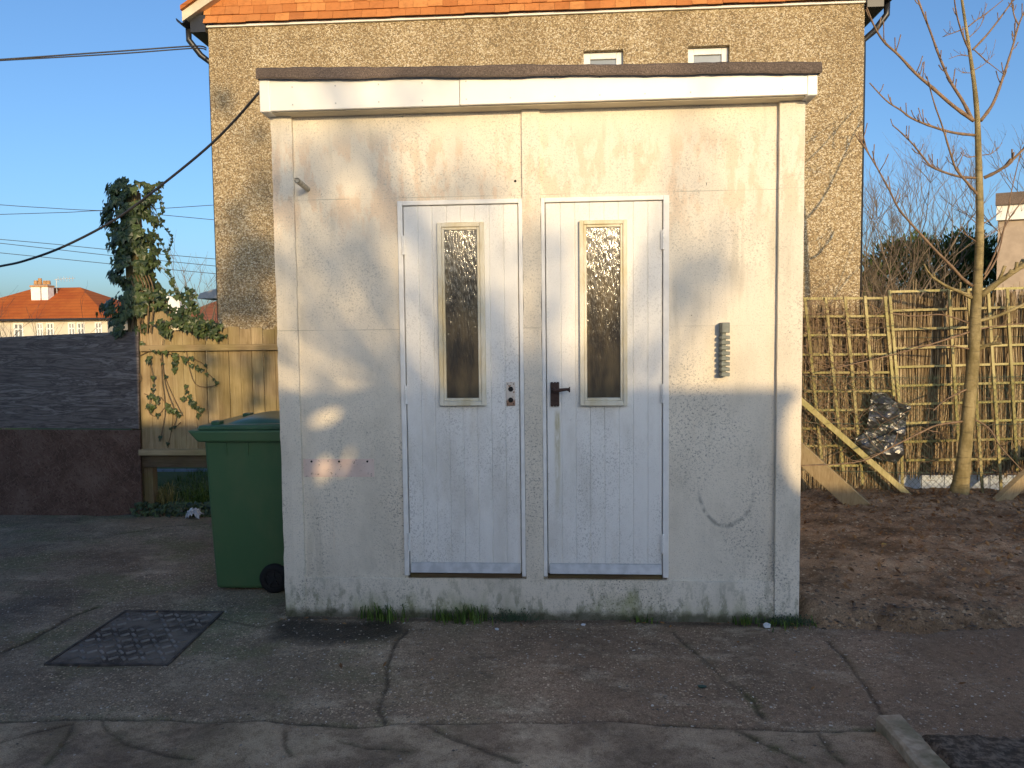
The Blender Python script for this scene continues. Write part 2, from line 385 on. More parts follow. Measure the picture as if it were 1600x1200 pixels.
# leaves
def leaf_mat(name, a, b, rough=.45, spec=.5, trans=.15):
    n = NT(name, rough, spec); g = n.n('ShaderNodeNewGeometry').outputs['Random Per Island']
    n.col(n.mix(g, a, b)); n.b.inputs['Transmission Weight'].default_value = 0
    return n.mat
M['ivy'] = leaf_mat('ivy_leaf', (.014,.030,.012), (.075,.105,.032), .42, .4)
M['ivystem'] = plain('ivy_stem', (.17,.12,.07), .85, .2, .25, 30)
M['conifer'] = leaf_mat('conifer_spray', (.022,.056,.014), (.12,.19,.04), .7, .2)
M['darkleaf'] = leaf_mat('evergreen_leaf', (.02,.04,.015), (.05,.08,.03), .5, .4)
M['grass'] = leaf_mat('grass_blade', (.035,.075,.012), (.13,.20,.035), .6, .3)
M['drygrass'] = leaf_mat('dry_grass', (.20,.18,.06), (.30,.26,.10), .7, .2)
M['deadleaf'] = leaf_mat('dead_leaf', (.12,.055,.024), (.36,.20,.085), .75, .2)
n = NT('smooth_olive_bark', .75, .25); X, Y, Z = n.xyz()
n.col(n.mix(n.rng(n.noise(9,5,n.mapv((1,1,.6)),.6), .35, .65), (.20,.155,.065), (.36,.285,.14)))
n.col(n.mix(n.ma('MULTIPLY', n.rng(n.noise(6,5,n.mapv((.7,.7,5)),.7), .54, .66), .55), n.mix(n.rng(n.noise(9,5,n.mapv((1,1,.6)),.6), .35, .65), (.20,.155,.065), (.36,.285,.14)), (.10,.078,.045)))
n.bump(n.noise(26, 5, n.mapv((1,1,2.2)), .7), .7, .012); n.bump(n.noise(5, 4, n.mapv((.6,.6,6)), .7), .5, .02); M['bark'] = n.mat
M['twig'] = plain('reddish_twig', (.22,.145,.09), .7, .25, .25, 20)
M['greytwig'] = plain('grey_twig', (.20,.16,.12), .85, .2, .25, 12)
M['litter'] = plain('white_litter', (.62,.63,.65), .5, .4, .2, 30)
M['stone'] = plain('pale_stone', (.38,.36,.33), .85, .2, .25, 30)
M['concrete_edge'] = None
n = NT('mossy_concrete_edging', .9, .15)
col = n.mix(n.rng(n.noise(22,5,None,.65), .35, .65), (.33,.255,.175), (.50,.40,.29))
n.col(n.mix(n.ma('MULTIPLY', n.rng(n.noise(6,4), .45, .65), .6), col, (.10,.10,.045))); n.bump(n.noise(45,4), .5, .008); M['concrete_edge'] = n.mat
M['block'] = plain('rendered_block', (.40,.36,.30), .9, .2, .12, 3)
M['palebrick'] = plain('pinkish_render', (.40,.32,.25), .9, .2, .1, 8, 0, .004)
M['slab'] = plain('blue_grey_boards', (.24,.28,.34), .8, .2, .2, 4)

# yard concrete: exposed aggregate, cracks and damp carried by vertex attributes of the sheet
def yard_mat():
    n = NT('worn_aggregate_concrete', .85, .3); X, Y, Z = n.xyz()
    left = n.rng(n.ma('ADD', X, n.ma('MULTIPLY', n.noise(1.1,4), 1.6)), 1.0, -1.0)
    base = n.mix(left, (.150,.116,.094), (.148,.136,.116))
    base = n.mix(n.ma('MULTIPLY', n.rng(n.noise(1.6,6,None,.65), .4, .66), .75), base, (.072,.059,.050))
    base = n.mix(n.ma('MULTIPLY', n.rng(n.noise(4.5,5,n.mapv((.7,1.3,1)),.65), .5, .7), .6), base, (.29,.27,.235))
    base = n.mix(n.ma('MULTIPLY', n.ma('MULTIPLY', n.rng(n.noise(2.2,5,n.mapv((1,1,1),(7,2,0)),.6), .46, .64), left), .55), base, (.085,.108,.055))
    v = n.vor(95, out='Color'); q = n.n('ShaderNodeSeparateColor'); n.t.links.new(v, q.inputs[0]); d = n.vor(95, out='Distance')
    stn = n.ma('MULTIPLY', n.rng(q.outputs[0], .60, .72), n.rng(d, .62, .35))
    zone = n.rng(n.noise(1.4,4,n.mapv((1,1,1),(1,8,0)),.6), .36, .55, .25, 1)
    sc = n.ramp(q.outputs[1], [(0,(.11,.088,.07)),(.4,(.185,.155,.125)),(.75,(.26,.225,.185)),(1,(.38,.345,.30))])
    ag = n.ma('MULTIPLY', stn, zone)
    apron = n.attr('apron')
    ag = n.ma('MULTIPLY', ag, n.ma('SUBTRACT', 1.0, n.ma('MULTIPLY', apron, .85)))
    base = n.mix(ag, base, sc)
    base = n.mix(n.ma('MULTIPLY', n.rng(n.noise(150,3,None,.7), .42, .62), .5), base, (.045,.038,.031))
    ap = n.mix(n.rng(n.noise(2.4,7,None,.7), .38, .62), (.09,.072,.059), (.225,.198,.165))
    base = n.mix(n.ma('MULTIPLY', apron, .7), base, ap)
    base = n.mix(n.attr('soilmix'), base, (.115,.088,.068))
    cr = n.attr('crack'); base = n.mix(n.ma('MULTIPLY', n.attr('joint'), n.rng(n.noise(16,5,None,.7), .38, .62)), base, n.mix(n.rng(n.noise(3,3), .4, .6), (.05,.042,.034), (.05,.062,.026)))
    base = n.mix(n.ma('MULTIPLY', cr, .72), base, (.026,.022,.018))
    wet = n.attr('wet'); base = n.mix(n.ma('MULTIPLY', wet, .93), base, (.011,.011,.011))
    base = n.mix(n.rng(n.noise(260,4,None,.75), .40, .60), n.scale(base, (.66,.64,.62)), n.scale(base, (1.2,1.2,1.2)))
    base = n.mix(n.ma('MULTIPLY', n.rng(n.noise(28,5,None,.7), .48, .62), .55), base, n.scale(base, (.55,.52,.48)))
    base = n.mix(n.ma('MULTIPLY', n.rng(n.noise(.8,5,n.mapv((1,1,1),(3,3,0)),.6), .48, .62), .5), base, n.scale(base, (1.5,1.5,1.5)))
    n.col(n.scale(base, (2.25,1.97,1.60))); n.rough(n.mix(wet, (.85,.85,.85), (.5,.5,.5)))
    n.bump(n.ma('SUBTRACT', n.ma('MULTIPLY', ag, .6), n.ma('MULTIPLY', d, .4)), .55, .006)
    n.bump(n.noise(38,5,None,.7), .5, .010)
    return n.mat
M['yard'] = yard_mat()
def soil_mat():
    n = NT('bare_brown_soil', .95, .15)
    col = n.ramp(n.noise(3.2,6,None,.68), [(.3,(.055,.038,.027)),(.5,(.135,.093,.066)),(.72,(.235,.168,.122))])
    v = n.vor(70, out='Color'); q = n.n('ShaderNodeSeparateColor'); n.t.links.new(v, q.inputs[0])
    col = n.mix(n.ma('MULTIPLY', n.rng(q.outputs[0], .8, .9), .45), col, n.ramp(q.outputs[1], [(0,(.20,.11,.06)),(.6,(.24,.185,.14)),(1,(.34,.29,.24))]))
    col = n.mix(n.ma('MULTIPLY', n.rng(n.noise(120,3,None,.7), .45, .65), .5), col, (.016,.012,.009))
    n.col(n.scale(n.mix(n.ma('MULTIPLY', n.rng(n.noise(2.1,5,n.mapv((.8,1.6,1)),.68), .48, .60), .6), col, n.scale(col, (.42,.38,.34))), (2.75,2.62,2.2))); n.bump(n.noise(45,5,None,.7), .8, .014); n.bump(q.outputs[2], .5, .008); return n.mat
M['soil'] = soil_mat()
n = NT('grassy_earth', .95, .1)
n.col(n.mix(n.rng(n.noise(1.5,5,None,.6), .35, .65), (.045,.075,.02), (.09,.10,.035))); M['earth'] = n.mat

# ------------------------------------------------------------------ ground
def sheet(name, x0, x1, y0, y1, step, hfun, mat, attrs=None, kind='structure'):
    nx = int(round((x1-x0)/step))+1; ny = int(round((y1-y0)/step))+1
    xs = np.linspace(x0, x1, nx); ys = np.linspace(y0, y1, ny); Xg, Yg = np.meshgrid(xs, ys)
    x = Xg.ravel(); y = Yg.ravel(); z = hfun(x, y)
    me = bpy.data.meshes.new(name); me.vertices.add(nx*ny)
    me.vertices.foreach_set('co', np.stack([x,y,z],1).ravel())
    i = np.arange(nx*ny).reshape(ny, nx); F = np.stack([i[:-1,:-1],i[:-1,1:],i[1:,1:],i[1:,:-1]], -1).reshape(-1,4)
    me.loops.add(F.size); me.loops.foreach_set('vertex_index', F.ravel().astype(np.int32))
    me.polygons.add(len(F)); me.polygons.foreach_set('loop_start', np.arange(0,F.size,4).astype(np.int32))
    me.polygons.foreach_set('use_smooth', np.ones(len(F), bool)); me.update(calc_edges=True)
    for k, v in (attrs or {}).items():
        a = me.attributes.new(k, 'FLOAT', 'POINT'); a.data.foreach_set('value', np.clip(v(x,y),0,1).astype(np.float32))
    me.materials.append(mat); o = bpy.data.objects.new(name, me); COL.objects.link(o); tag(o, kind=kind); return o

def polydist(x, y, pts):
    d = np.full(x.shape, 1e9)
    for (ax, ay), (bx, by) in zip(pts[:-1], pts[1:]):
        ux, uy = bx-ax, by-ay; t = np.clip(((x-ax)*ux+(y-ay)*uy)/(ux*ux+uy*uy), 0, 1)
        d = np.minimum(d, np.hypot(x-ax-t*ux, y-ay-t*uy))
    return d
def gpts(l): return [tuple(G(a, b)[:2]) for a, b in l]
CR = [(gpts(l), wd) for l, wd in [
    ([(0,1128),(160,1124),(300,1130),(420,1128),(600,1135),(780,1130),(960,1132),(1100,1140),(1230,1142),(1380,1145)], .010),
    ([(155,1124),(165,1150),(200,1170),(262,1184),(300,1190)], .007),
    ([(0,1168),(60,1150),(115,1135)], .006), ([(115,1135),(100,1160),(70,1200)], .007),
    ([(450,1146),(446,1172),(455,1185)], .005),
    ([(600,1130),(592,1108),(600,1085),(606,1040),(622,1000),(634,985)], .009),
    ([(660,1135),(700,1155),(760,1180),(810,1200)], .010),
    ([(530,1160),(575,1172),(640,1182)], .006),
    ([(1048,985),(1100,1030),(1140,1065),(1180,1100),(1195,1120)], .008),
    ([(1290,1000),(1330,1045),(1360,1080),(1380,1120)], .008),
    ([(1280,1150),(1300,1180),(1320,1200)], .006),
    ([(1150,1145),(1200,1170),(1260,1200)], .008),
    ([(0,1020),(50,1000),(110,965),(150,950)], .012),
    ([(330,965),(400,980),(440,970)], .005),
    ([(180,835),(250,822),(320,818)], .006)]]
def warp(x, y): return x+.05*(fbm(x*5,y*5,3,41)-.45), y+.05*(fbm(x*5+9,y*5,3,51)-.45)
def crackf(x, y):
    xw, yw = warp(x, y); c = np.zeros_like(x)
    for pts, wd in CR:
        d = polydist(xw, yw, pts); c = np.maximum(c, np.clip(1.5-d/(wd*1.0), 0, 1))
    return c*np.clip(.25+1.5*fbm(x*3,y*3,3,61), .25, 1)
WETP = gpts([(462,982),(520,990),(592,984)])
WET2 = gpts([(0,960),(60,940)])
def jointf(x, y):
    xw, yw = warp(x, y); c = np.zeros_like(x)
    for pts, wd in CR: c = np.maximum(c, np.exp(-(polydist(xw, yw, pts)/(wd*3.2))**2))
    return c*np.clip(2.2*fbm(x*2.3+5,y*2.3,3,63)-.55, 0, 1)
def wetf(x, y):
    xw, yw = warp(x, y)
    a = np.clip(1.25-(polydist(xw, yw, WETP)/.12)**2*.5 - .4*(fbm(x*9,y*9,3,71)-.45), 0, 1)
    b = np.clip(1.1-polydist(xw, yw, WET2)/.25, 0, 1)*.5
    # damp line where the shed wall meets the yard
    c = np.clip(1-(np.abs(y+.02)/.05), 0, 1)*(x > -1.5)*(x < 1.25)*np.clip(fbm(x*4,y*4,3,81)*2.0-.2, 0, 1)
    return np.maximum(np.maximum(np.clip(a,0,1), b), c*.9)
EDGE = gpts(CRL) if False else CR[0][0]
def apronf(x, y):
    ex = np.array([p[0] for p in EDGE]); ey = np.array([p[1] for p in EDGE])
    xw, yw = warp(x, y); yl = np.interp(xw, ex, ey)
    return np.clip((yl-yw)/.03, 0, 1)
def soilmixf(x, y):
    return np.clip((x-.75+ (fbm(x*2,y*2,4,91)-.45)*2.2)/1.0, 0, 1)*.75
def yardz(x, y):
    z = .020*(fbm(x*.9,y*.9,3,3)-.45) + .010*(fbm(x*5,y*5,3,5)-.45) + .006*(fbm(x*22,y*22,2,7)-.4)
    z = z - .006*crackf(x, y) + .014*apronf(x, y)
    man = np.clip(1-np.maximum(np.abs(x-MC[0])-MS[0]-.05, np.abs(y-MC[1])-MS[1]-.05)/.06, 0, 1)
    return z*(1-man)
# manhole cover: its corners on the ground give centre and half size
_c = [G(68,1040), G(262,1042), G(350,957), G(196,955)]
MC = (sum(p.x for p in _c)/4, sum(p.y for p in _c)/4); MS = (.30, .25)
sheet('yard_concrete', -6.0, 5.0, -2.6, 2.62, .0100, yardz, M['yard'],
      dict(crack=crackf, joint=jointf, wet=wetf, apron=apronf, soilmix=soilmixf))
TB = tuple(P(1498,790,2.6))[:2]
BANK = [(1.24,-.02),(1.34,-.14),(1.75,-.17),(2.2,-.13),(2.9,-.15),(3.6,-.10),(6.5,-.12)]
def soilz(x, y):
    ex = [p[0] for p in BANK]; ey = [p[1] for p in BANK]
    e = np.interp(x, ex, ey) + .10*(fbm(x*4,y*4,3,15)-.45)
    t = np.clip((y-e)/.16, 0, 1); t = t*t*(3-2*t)
    left = np.clip((x-1.22)/.06, 0, 1)
    return -.05 + left*t*.135 + .05*(fbm(x*3,y*3,4,21)-.45) + .045*(fbm(x*14,y*14,3,23)-.45) + .022*(fbm(x*45,y*45,2,25)-.4) + .07*np.exp(-((x-TB[0])**2+(y-TB[1])**2)/.06)
sheet('soil', 1.245, 6.5, -.40, 5.0, .02, soilz, M['soil'])
n = NT('damp_dark_soil', .95, .15)
n.col(n.mix(n.rng(n.noise(30,5,None,.7), .4, .65), (.075,.06,.046), (.24,.19,.145))); n.bump(n.noise(45,5,None,.7), .8, .014); M['darksoil'] = n.mat
def soil2z(x, y):
    # darker bed in the near corner beyond the edging stone
    a = np.interp(y, [-3,KB.y,KA.y], [KB.x+(KB.x-KA.x)*.3,KB.x,KA.x])
    t = np.clip((x-a-.04)/.05, 0, 1)*np.clip((KA.y-.02-y)/.05, 0, 1)
    return -.06 + t*.085 + (.05*(fbm(x*5,y*5,4,31)-.45)+.03*(fbm(x*22,y*22,3,33)-.4))*t
KA = G(1390,1130,.03); KB = G(1452,1200,.03)
sheet('soil_bed', 1.1, 3.4, -2.5, KA.y+.1, .018, soil2z, M['darksoil'])
mb = MB(); mb.add([(-400,-400,-.09),(400,-400,-.09),(400,400,-.09),(-400,400,-.09)], [(0,1,2,3)])
tag(mb.build('ground', M['earth']), kind='structure')
mb = MB(); mb.add([(-12,-9.5,-.045),(12,-9.5,-.045),(12,-2.5,-.045),(-12,-2.5,-.045)], [(0,1,2,3)])
tag(mb.build('yard_surface', M['yard']), kind='structure')

# ------------------------------------------------------------------ the shed
XL = P(432,500,0).x; XR = P(1254,500,0).x
z0 = -.03; ZT = P(835,165,0).z + .03
def X(px, Y=0, py=600): return P(px, py, Y).x
def Z(py, Y=0, px=800): return P(px, py, Y).z
shed = thing('concrete_shed', 'small cream painted concrete shed with flat felt roof and two white doors', 'shed', (0,0,0))
pl1 = X(467); pm0, pm1 = X(819), X(847,0); pr0 = X(1214)
zp = Z(907, 0, 840)
d1 = (X(630,0), X(819,0)); d2 = (X(850,0), X(1044,0)); dz0 = Z(902,0,840); dz1a = P(718,311,0).z; dz1b = P(946,307,0).z
dz1 = (dz1a+dz1b)/2
mb = MB()     # recessed panels around the two openings, then side and back walls
yb = .12
mb.box(pl1-.01, d1[0], .026, yb, zp-.01, ZT)
mb.box(d1[0], pm0+.005, .026, yb, dz1, ZT)
mb.box(pm1-.005, d2[1], .026, yb, dz1, ZT)
mb.box(d2[1], pr0+.01, .026, yb, zp-.01, ZT)
mb.build('front_panel', M['wall'], shed)
mb = MB(); mb.box(XL+.01, XL+.1, yb+.001, 2.2, z0, ZT); mb.box(XR-.1, XR-.01, yb+.001, 2.2, z0, ZT); mb.box(XL+.11, XR-.11, 2.1, 2.2, z0, ZT)
mb.build('wall', M['wall'], shed)
mb = MB(); mb.box(XL+.12, XR-.12, yb+.01, 2.08, zp-.04, zp-.02); mb.build('floor', M['dark'], shed)
def irregular(o, amp, seed, sub=3, levels=None):
    d = bpy.data.textures.new('t%d' % seed, 'CLOUDS'); d.noise_scale = .12
    return o
def slabpart(name, x0, x1, y0, y1, za, zb, m, amp=.003, seed=0, nx=None):
    """box whose front arrises wander a few millimetres, as cast concrete does"""
    L = zb-za; W_ = x1-x0; nz = max(2, int(L/.05)); nw = max(1, int(W_/.05)); mb = MB(); b = {}
    rn = random.Random(seed)
    jit = lambda: rn.uniform(-amp, amp)
    for i in range(nz+1):
        for j in range(nw+1):
            e = (i in (0,nz)) or (j in (0,nw))
            b[i,j] = len(mb.v); mb.v.append((x0+W_*j/nw + (jit() if j in (0,nw) else 0), y0 + (.004 if e else 0) + jit()*.25, za+L*i/nz + (jit() if i in (0,nz) and name != 'pilaster' else 0)))
    bk = {}
    for i in range(nz+1):
        for j in (0,nw): bk[i,j] = len(mb.v); mb.v.append((x0+W_*j/nw, y1, za+L*i/nz))
    for i in range(nz):
        for j in range(nw): mb.face((b[i,j], b[i,j+1], b[i+1,j+1], b[i+1,j]))
        mb.face((bk[i,0], b[i,0], b[i+1,0], bk[i+1,0])); mb.face((b[i,nw], bk[i,nw], bk[i+1,nw], b[i+1,nw]))
    mb.face([b[nz,j] for j in range(nw+1)]+[bk[nz,nw], bk[nz,0]])
    mb.face([b[0,j] for j in range(nw,-1,-1)]+[bk[0,0], bk[0,nw]])
    return mb.build(name, m, shed, smooth=False)
slabpart('pilaster', XL, pl1, 0.0, yb, z0, ZT, M['wall'], .0025, 1)
slabpart('pilaster', pm0, pm1, 0.004, yb, zp-.005, ZT, M['wall'], .002, 2)
slabpart('pilaster', pr0, XR, -.006, yb, z0, ZT, M['wall'], .0009, 3)
slabpart('plinth', pl1-.005, pr0+.005, .007, yb, z0, zp, M['wall'], .003, 4)
# fascia and felt: the roof falls a few centimetres to the right
fy = -.085
def quadprism(mb, pts, Y0, Y1):
    q = [P(a, b, Y0) for a, b in pts]; mb.prism([(p.x, p.z) for p in q], Y0, Y1)
zb_ = (P(430,173,fy).z + P(1260,148,fy).z)/2
xa, xb = P(421,150,fy).x, P(1262,130,fy).x
za_, zc_ = P(421,122,fy).z+.012, P(1262,113,fy).z+.012
xm = P(718,150,fy).x; zm_ = za_+(zc_-za_)*(xm-xa)/(xb-xa)
mb = MB(); mb.prism([(xa,zb_),(xm-.0012,zb_),(xm-.0012,zm_),(xa,za_)], fy, fy+.02); mb.build('fascia_board', M['pvc'], shed, bevel=.003)
mb = MB(); mb.prism([(xm+.0012,zb_+.001),(xb,zb_+.001),(xb,zc_),(xm+.0012,zm_)], fy-.0015, fy+.0185); mb.build('fascia_board', M['pvc'], shed, bevel=.003)
mb = MB(); mb.box(xa, xb, fy+.021, .03, zb_-.004, zb_+.012); mb.build('soffit', M['soffit'], shed)
for (u0, u1, zt) in ((P(405,150,fy-.006).x, xa+.004, za_), (xb-.004, P(1278,130,fy-.006).x, zc_)):
    mb = MB(); mb.box(u0, u1, fy-.006, 2.25, zb_-.006, zt); mb.build('fascia_corner', M['pvc'], shed, bevel=.006)
mb = MB()
for k in range(12):
    xx = xa + .12 + k*(xb-xa-.24)/11
    for zz in (zb_+.028, zb_+.115): mb.disc_cyl((xx, fy+.002, zz), (0,-1,0), .004, .0045, 8)
mb.build('fixing_pins', M['alu'], shed)
fyf = fy-.03
nseg = 60; mb = MB()
f0, f1 = P(399,112,fyf), P(1285,100,fyf)
zt0, zt1 = P(399,104,fyf).z, P(1285,93,fyf).z; zl0, zl1 = P(399,124,fyf).z, P(1285,113.5,fyf).z
rn = random.Random(5)
rows = []
for i in range(nseg+1):
    t = i/nseg; x = f0.x+(f1.x-f0.x)*t; lap = .002 if (i//17) % 2 else 0
    zt = zt0+(zt1-zt0)*t + rn.uniform(-.002,.002)+math.sin(t*17)*.002; zl = zl0+(zl1-zl0)*t + rn.uniform(-.002,.002)+math.sin(t*23+1)*.002
    prof = [(fyf+.022, zl+.006), (fyf+.004-lap, zl), (fyf-lap, zl+.008), (fyf+.004-lap, zt-.012), (fyf+.02, zt-.001), (fyf+.05, zt+.004), (.6, zt+.03), (2.3, zt+.06)]
    b = len(mb.v); mb.v += [(x, a, c) for a, c in prof]; rows.append(b)
for i in range(nseg):
    for k in range(7): mb.face((rows[i]+k, rows[i+1]+k, rows[i+1]+k+1, rows[i]+k+1))
for b, fl in ((rows[0],0),(rows[-1],1)):
    e = [b+k for k in range(8)]; v = len(mb.v); x = mb.v[b][0]; mb.v.append((x, 2.3, zl0-.02)); mb.face((e+[v])[::-1] if fl else e+[v])
mb.build('roof_felt', M['felt'], shed)
# doors
def make_door(dx, dz0, dz1, leaf, bead, glass, hinge_side, name_label):
    fr = MB(); j = .026
    lx0, lx1, lz0, lz1 = leaf
    fr.box(dx[0], lx0-.004, .008, .09, dz0, dz1); fr.box(lx1+.004, dx[1], .008, .09, dz0, dz1)
    fr.box(lx0-.004, lx1+.004, .009, .09, lz1+.005, dz1)
    fr.build('door_frame', M['frame'], shed, bevel=.003)
    th = MB(); th.box(lx0-.003, lx1+.003, .03, .11, zp-.002, lz0-.012); th.build('threshold', M['gravelboard'], shed)
    mb = MB(); yf = .016; y2 = .058; nb = 8; wd = (lx1-lx0)/nb; g = .0038
    bz0, bz1 = bead[2], bead[3]
    def board(x0, x1, za, zb):
        # V-jointed board: face with chamfered long edges
        pr = [(x0,yf+g),(x0+g,yf),(x1-g,yf),(x1,yf+g)]
        b = len(mb.v)
        for z in (za, zb): mb.v += [(a, c, z) for a, c in pr]
        for k in range(3): mb.face((b+k, b+k+1, b+5+k, b+4+k))
        mb.face((b+3,b+2,b+1,b)); mb.face((b+4,b+5,b+6,b+7))
    for k in range(nb):
        x0, x1 = lx0+k*wd, lx0+(k+1)*wd
        board(x0, x1, lz0, lz1)
    mb.box(lx0, lx1, yf+g+.0005, y2, lz0, lz1)
    d = mb.build('door', M['door'], shed); d['label'] = name_label
    # glazing bead: two stepped rings and the pane
    b = MB(); bx0, bx1, bz0, bz1 = bead; gx0, gx1, gz0, gz1 = glass
    def ring(o, i, ya, yb_):
        (a0,a1,c0,c1), (e0,e1,h0,h1) = o, i
        b.box(a0,e0,ya,yb_,c0,c1); b.box(e1,a1,ya,yb_,c0,c1); b.box(e0,e1,ya,yb_,h1,c1); b.box(e0,e1,ya,yb_,c0,h0)
    mid = (bx0+(gx0-bx0)*.62, bx1-(bx1-gx1)*.62, bz0+(gz0-bz0)*.62, bz1-(bz1-gz1)*.62)
    ring(bead, mid, -.012, yf-.0005); ring(mid, glass, -.005, yf-.001)
    b.build('glazing_bead', M['bead'], d, bevel=.004)
    b = MB(); b.box(gx0+.0003, gx1-.0003, .006, yf-.0012, gz0+.0003, gz1-.0003); b.build('glass_pane', M['obscured'], d)
    hx = lx0-.003 if hinge_side < 0 else lx1+.003
    for zc in [P(a[0], a[1], 0).z for a in HG[hinge_side]]:
        h = MB()
        for q in range(5): h.disc_cyl((hx, .004, zc-.05+q*.02), (0,0,1), .0065, .0185, 10)
        h.box(hx-.012, hx+.012, .0065, .0075, zc-.049, zc+.049)
        h.build('hinge', M['frame'], d)
    return d
HG = {-1: [(630,383),(634,617),(639,847)], 1: [(1035,374),(1034,615),(1034,850)]}
def rect(a, b, c, d_, Y):   # averages the two sides of a slightly skewed outline
    return (P(a[0],a[1],Y).x+P(d_[0],d_[1],Y).x)/2, (P(b[0],b[1],Y).x+P(c[0],c[1],Y).x)/2, (P(d_[0],d_[1],Y).z+P(c[0],c[1],Y).z)/2, (P(a[0],a[1],Y).z+P(b[0],b[1],Y).z)/2
leaf1 = rect((629,320),(808,318),(815,897),(642,896), .016); leaf2 = rect((852,316),(1034,312),(1035,900),(857,900), .016)
d1 = (leaf1[0]-.03, pm0-.001); d2 = (pm1+.001, leaf2[1]+.034)
leaf1 = (leaf1[0], min(leaf1[1], pm0-.022), dz0+.018, dz1-.028); leaf2 = (max(leaf2[0], pm1+.012), leaf2[1], dz0+.018, dz1-.028)
bead1 = rect((683,348),(757,347),(759,634),(687,634), 0); gl1 = rect((694,360),(745,359),(748,622),(698,622), 0)
bead2 = rect((905,345),(980,343),(980,634),(906,634), 0); gl2 = rect((916,356),(969,354),(969,621),(918,622), 0)
dr1 = make_door(d1, dz0, dz1, leaf1, bead1, gl1, -1, 'left white boarded door hinged on the left, lever missing')
dr2 = make_door(d2, dz0, dz1, leaf2, bead2, gl2, 1, 'right white boarded door with brown lever handle')
for d, lf in ((dr1, leaf1), (dr2, leaf2)):
    mb = MB(); zz = lf[2]+.006; x0, x1 = lf[0]+.008, lf[1]-.003
    mb.hexa([(x0,-.016,zz),(x1,-.016,zz),(x1,.0125,zz),(x0,.0125,zz),(x0,.006,zz+.045),(x1,.006,zz+.045),(x1,.0125,zz+.05),(x0,.0125,zz+.05)])
    mb.build('weather_bar', M['alu'], d, bevel=.002)
a, b = P(791,597,.01), P(805,634,.01)
mb = MB(); mb.box(a.x, b.x, .009, .0155, b.z, a.z); pt = mb.build('lock_plate', M['whiteplate'], dr1, bevel=.0015)
mb = MB()
for py in (608, 625): c = P(798, py, .01); mb.disc_cyl((c.x,.012,c.z), (0,-1,0), .0135, .0042, 20)
for sx in (-1,1):
    for py in (600, 631): c = P(798+sx*4.6, py, .01); mb.disc_cyl((c.x,.012,c.z), (0,-1,0), .003, .0038, 8)
mb.build('spindle_holes', M['dark'], dr1)
a, b = P(860,597,.01), P(874,635,.01)
mb = MB(); mb.box(a.x, b.x, .004, .0155, b.z+.004, a.z-.004)
for k in range(3):
    x = a.x+(b.x-a.x)*(k+.5)/3; rr = (b.x-a.x)/6
    mb.box(x-rr*.8, x+rr*.8, .0045, .015, a.z-.004, a.z); mb.box(x-rr*.8, x+rr*.8, .0045, .015, b.z, b.z+.004)
hp = mb.build('handle_plate', M['rustplate'], dr2, bevel=.0015)
c = P(866, 609, 0); e = P(889, 609, -.05)
mb = MB(); mb.tube([(c.x,.006,c.z),(c.x,-.045,c.z)], .010, 14)
mb.tube([(c.x-.006,-.046,c.z),(c.x+.02,-.048,c.z),(e.x-.012,-.05,e.z+.002),(e.x-.002,-.051,e.z+.001),(e.x,-.051,e.z+.001)], [.011,.010,.0075,.009,.014], 14)
mb.tube([(e.x,-.051,e.z+.001),(e.x+.006,-.051,e.z+.001)], [.015,.0135], 14)
mb.build('lever_handle', M['rustplate'], dr2, smooth=False)
# overflow pipe, bare patch, ribbed bracket
c = P(481,296,.026)
mb = MB(); mb.tube([(c.x,.04,c.z),(c.x+.004,-.15,c.z+.012)], .014, 14, cap=False); mb.tube([(c.x,.04,c.z),(c.x+.004,-.149,c.z+.012)], .010, 14, cap=True)
mb.build('overflow_pipe', M['pipe'], shed, smooth=False)
a, b = P(474,717,.026), P(585,745,.026)
mb = MB(); mb.box(a.x, b.x, .0235, .03, b.z, a.z); mb.mi = 1
for px in (487,530,574): q = P(px,721,.026); mb.disc_cyl((q.x,.026,q.z), (0,-1,0), .006, .003, 10)
mb.build('bare_patch', [M['plaster'], M['dark']], shed)
q = P(805,283,.026); mb = MB(); mb.disc_cyl((q.x,.03,q.z), (0,-1,0), .007, .0045, 12); mb.build('screw_hole', M['dark'], shed)
mb = MB(); cx = X(1130,-.02); zt, zb2 = Z(504,-.02,1129), Z(588,-.02,1129)
mb.box(cx-.010, cx+.010, -.035, .03, zb2, zt-.03); mb.box(cx-.014, cx+.026, -.05, .03, zt-.052, zt)
for k in range(8):
    z = zt-.075-k*(zt-.085-zb2)/7; mb.box(cx-.016, cx+.028, -.048, .029, z-.009, z+.009)
mb.build('ribbed_bracket', M['grey'], shed, bevel=.003)

# ------------------------------------------------------------------ house behind
HY = 4.9
house = thing('pebbledash_house', 'tall pebbledash house with orange hung tiles in its gable behind the shed', 'house', (0,HY,0))
hx0 = P(334,300,HY).x; hx1 = P(1347,250,HY).x
hz = (P(340,44,HY).z + P(1340,2,HY).z)/2
wins = []
for (wa, wb, yt) in (((912,97),(974,97),78),((1075,97),(1140,97),71)):
    wins.append((P(wa[0],90,HY).x, P(wb[0],90,HY).x, P((wa[0]+wb[0])/2,yt,HY).z))
mb = MB()
(ax0,ax1,azt),(bx0,bx1,bzt) = wins; wh = .62
xs = [hx0, ax0, ax1, bx0, bx1, hx1]
mb.box(hx0, ax0, HY, HY+.3, -.1, hz); mb.box(ax1, bx0, HY, HY+.3, -.1, hz); mb.box(bx1, hx1, HY, HY+.3, -.1, hz)
for x0, x1, zt in wins: mb.box(x0, x1, HY, HY+.3, zt, hz); mb.box(x0, x1, HY, HY+.3, -.1, zt-wh)
mb.box(hx0, hx0+.25, HY+.301, HY+7, -.1, hz); mb.box(hx1-.25, hx1, HY+.301, HY+7, -.1, hz)
mb.build('wall', M['pebble'], house)
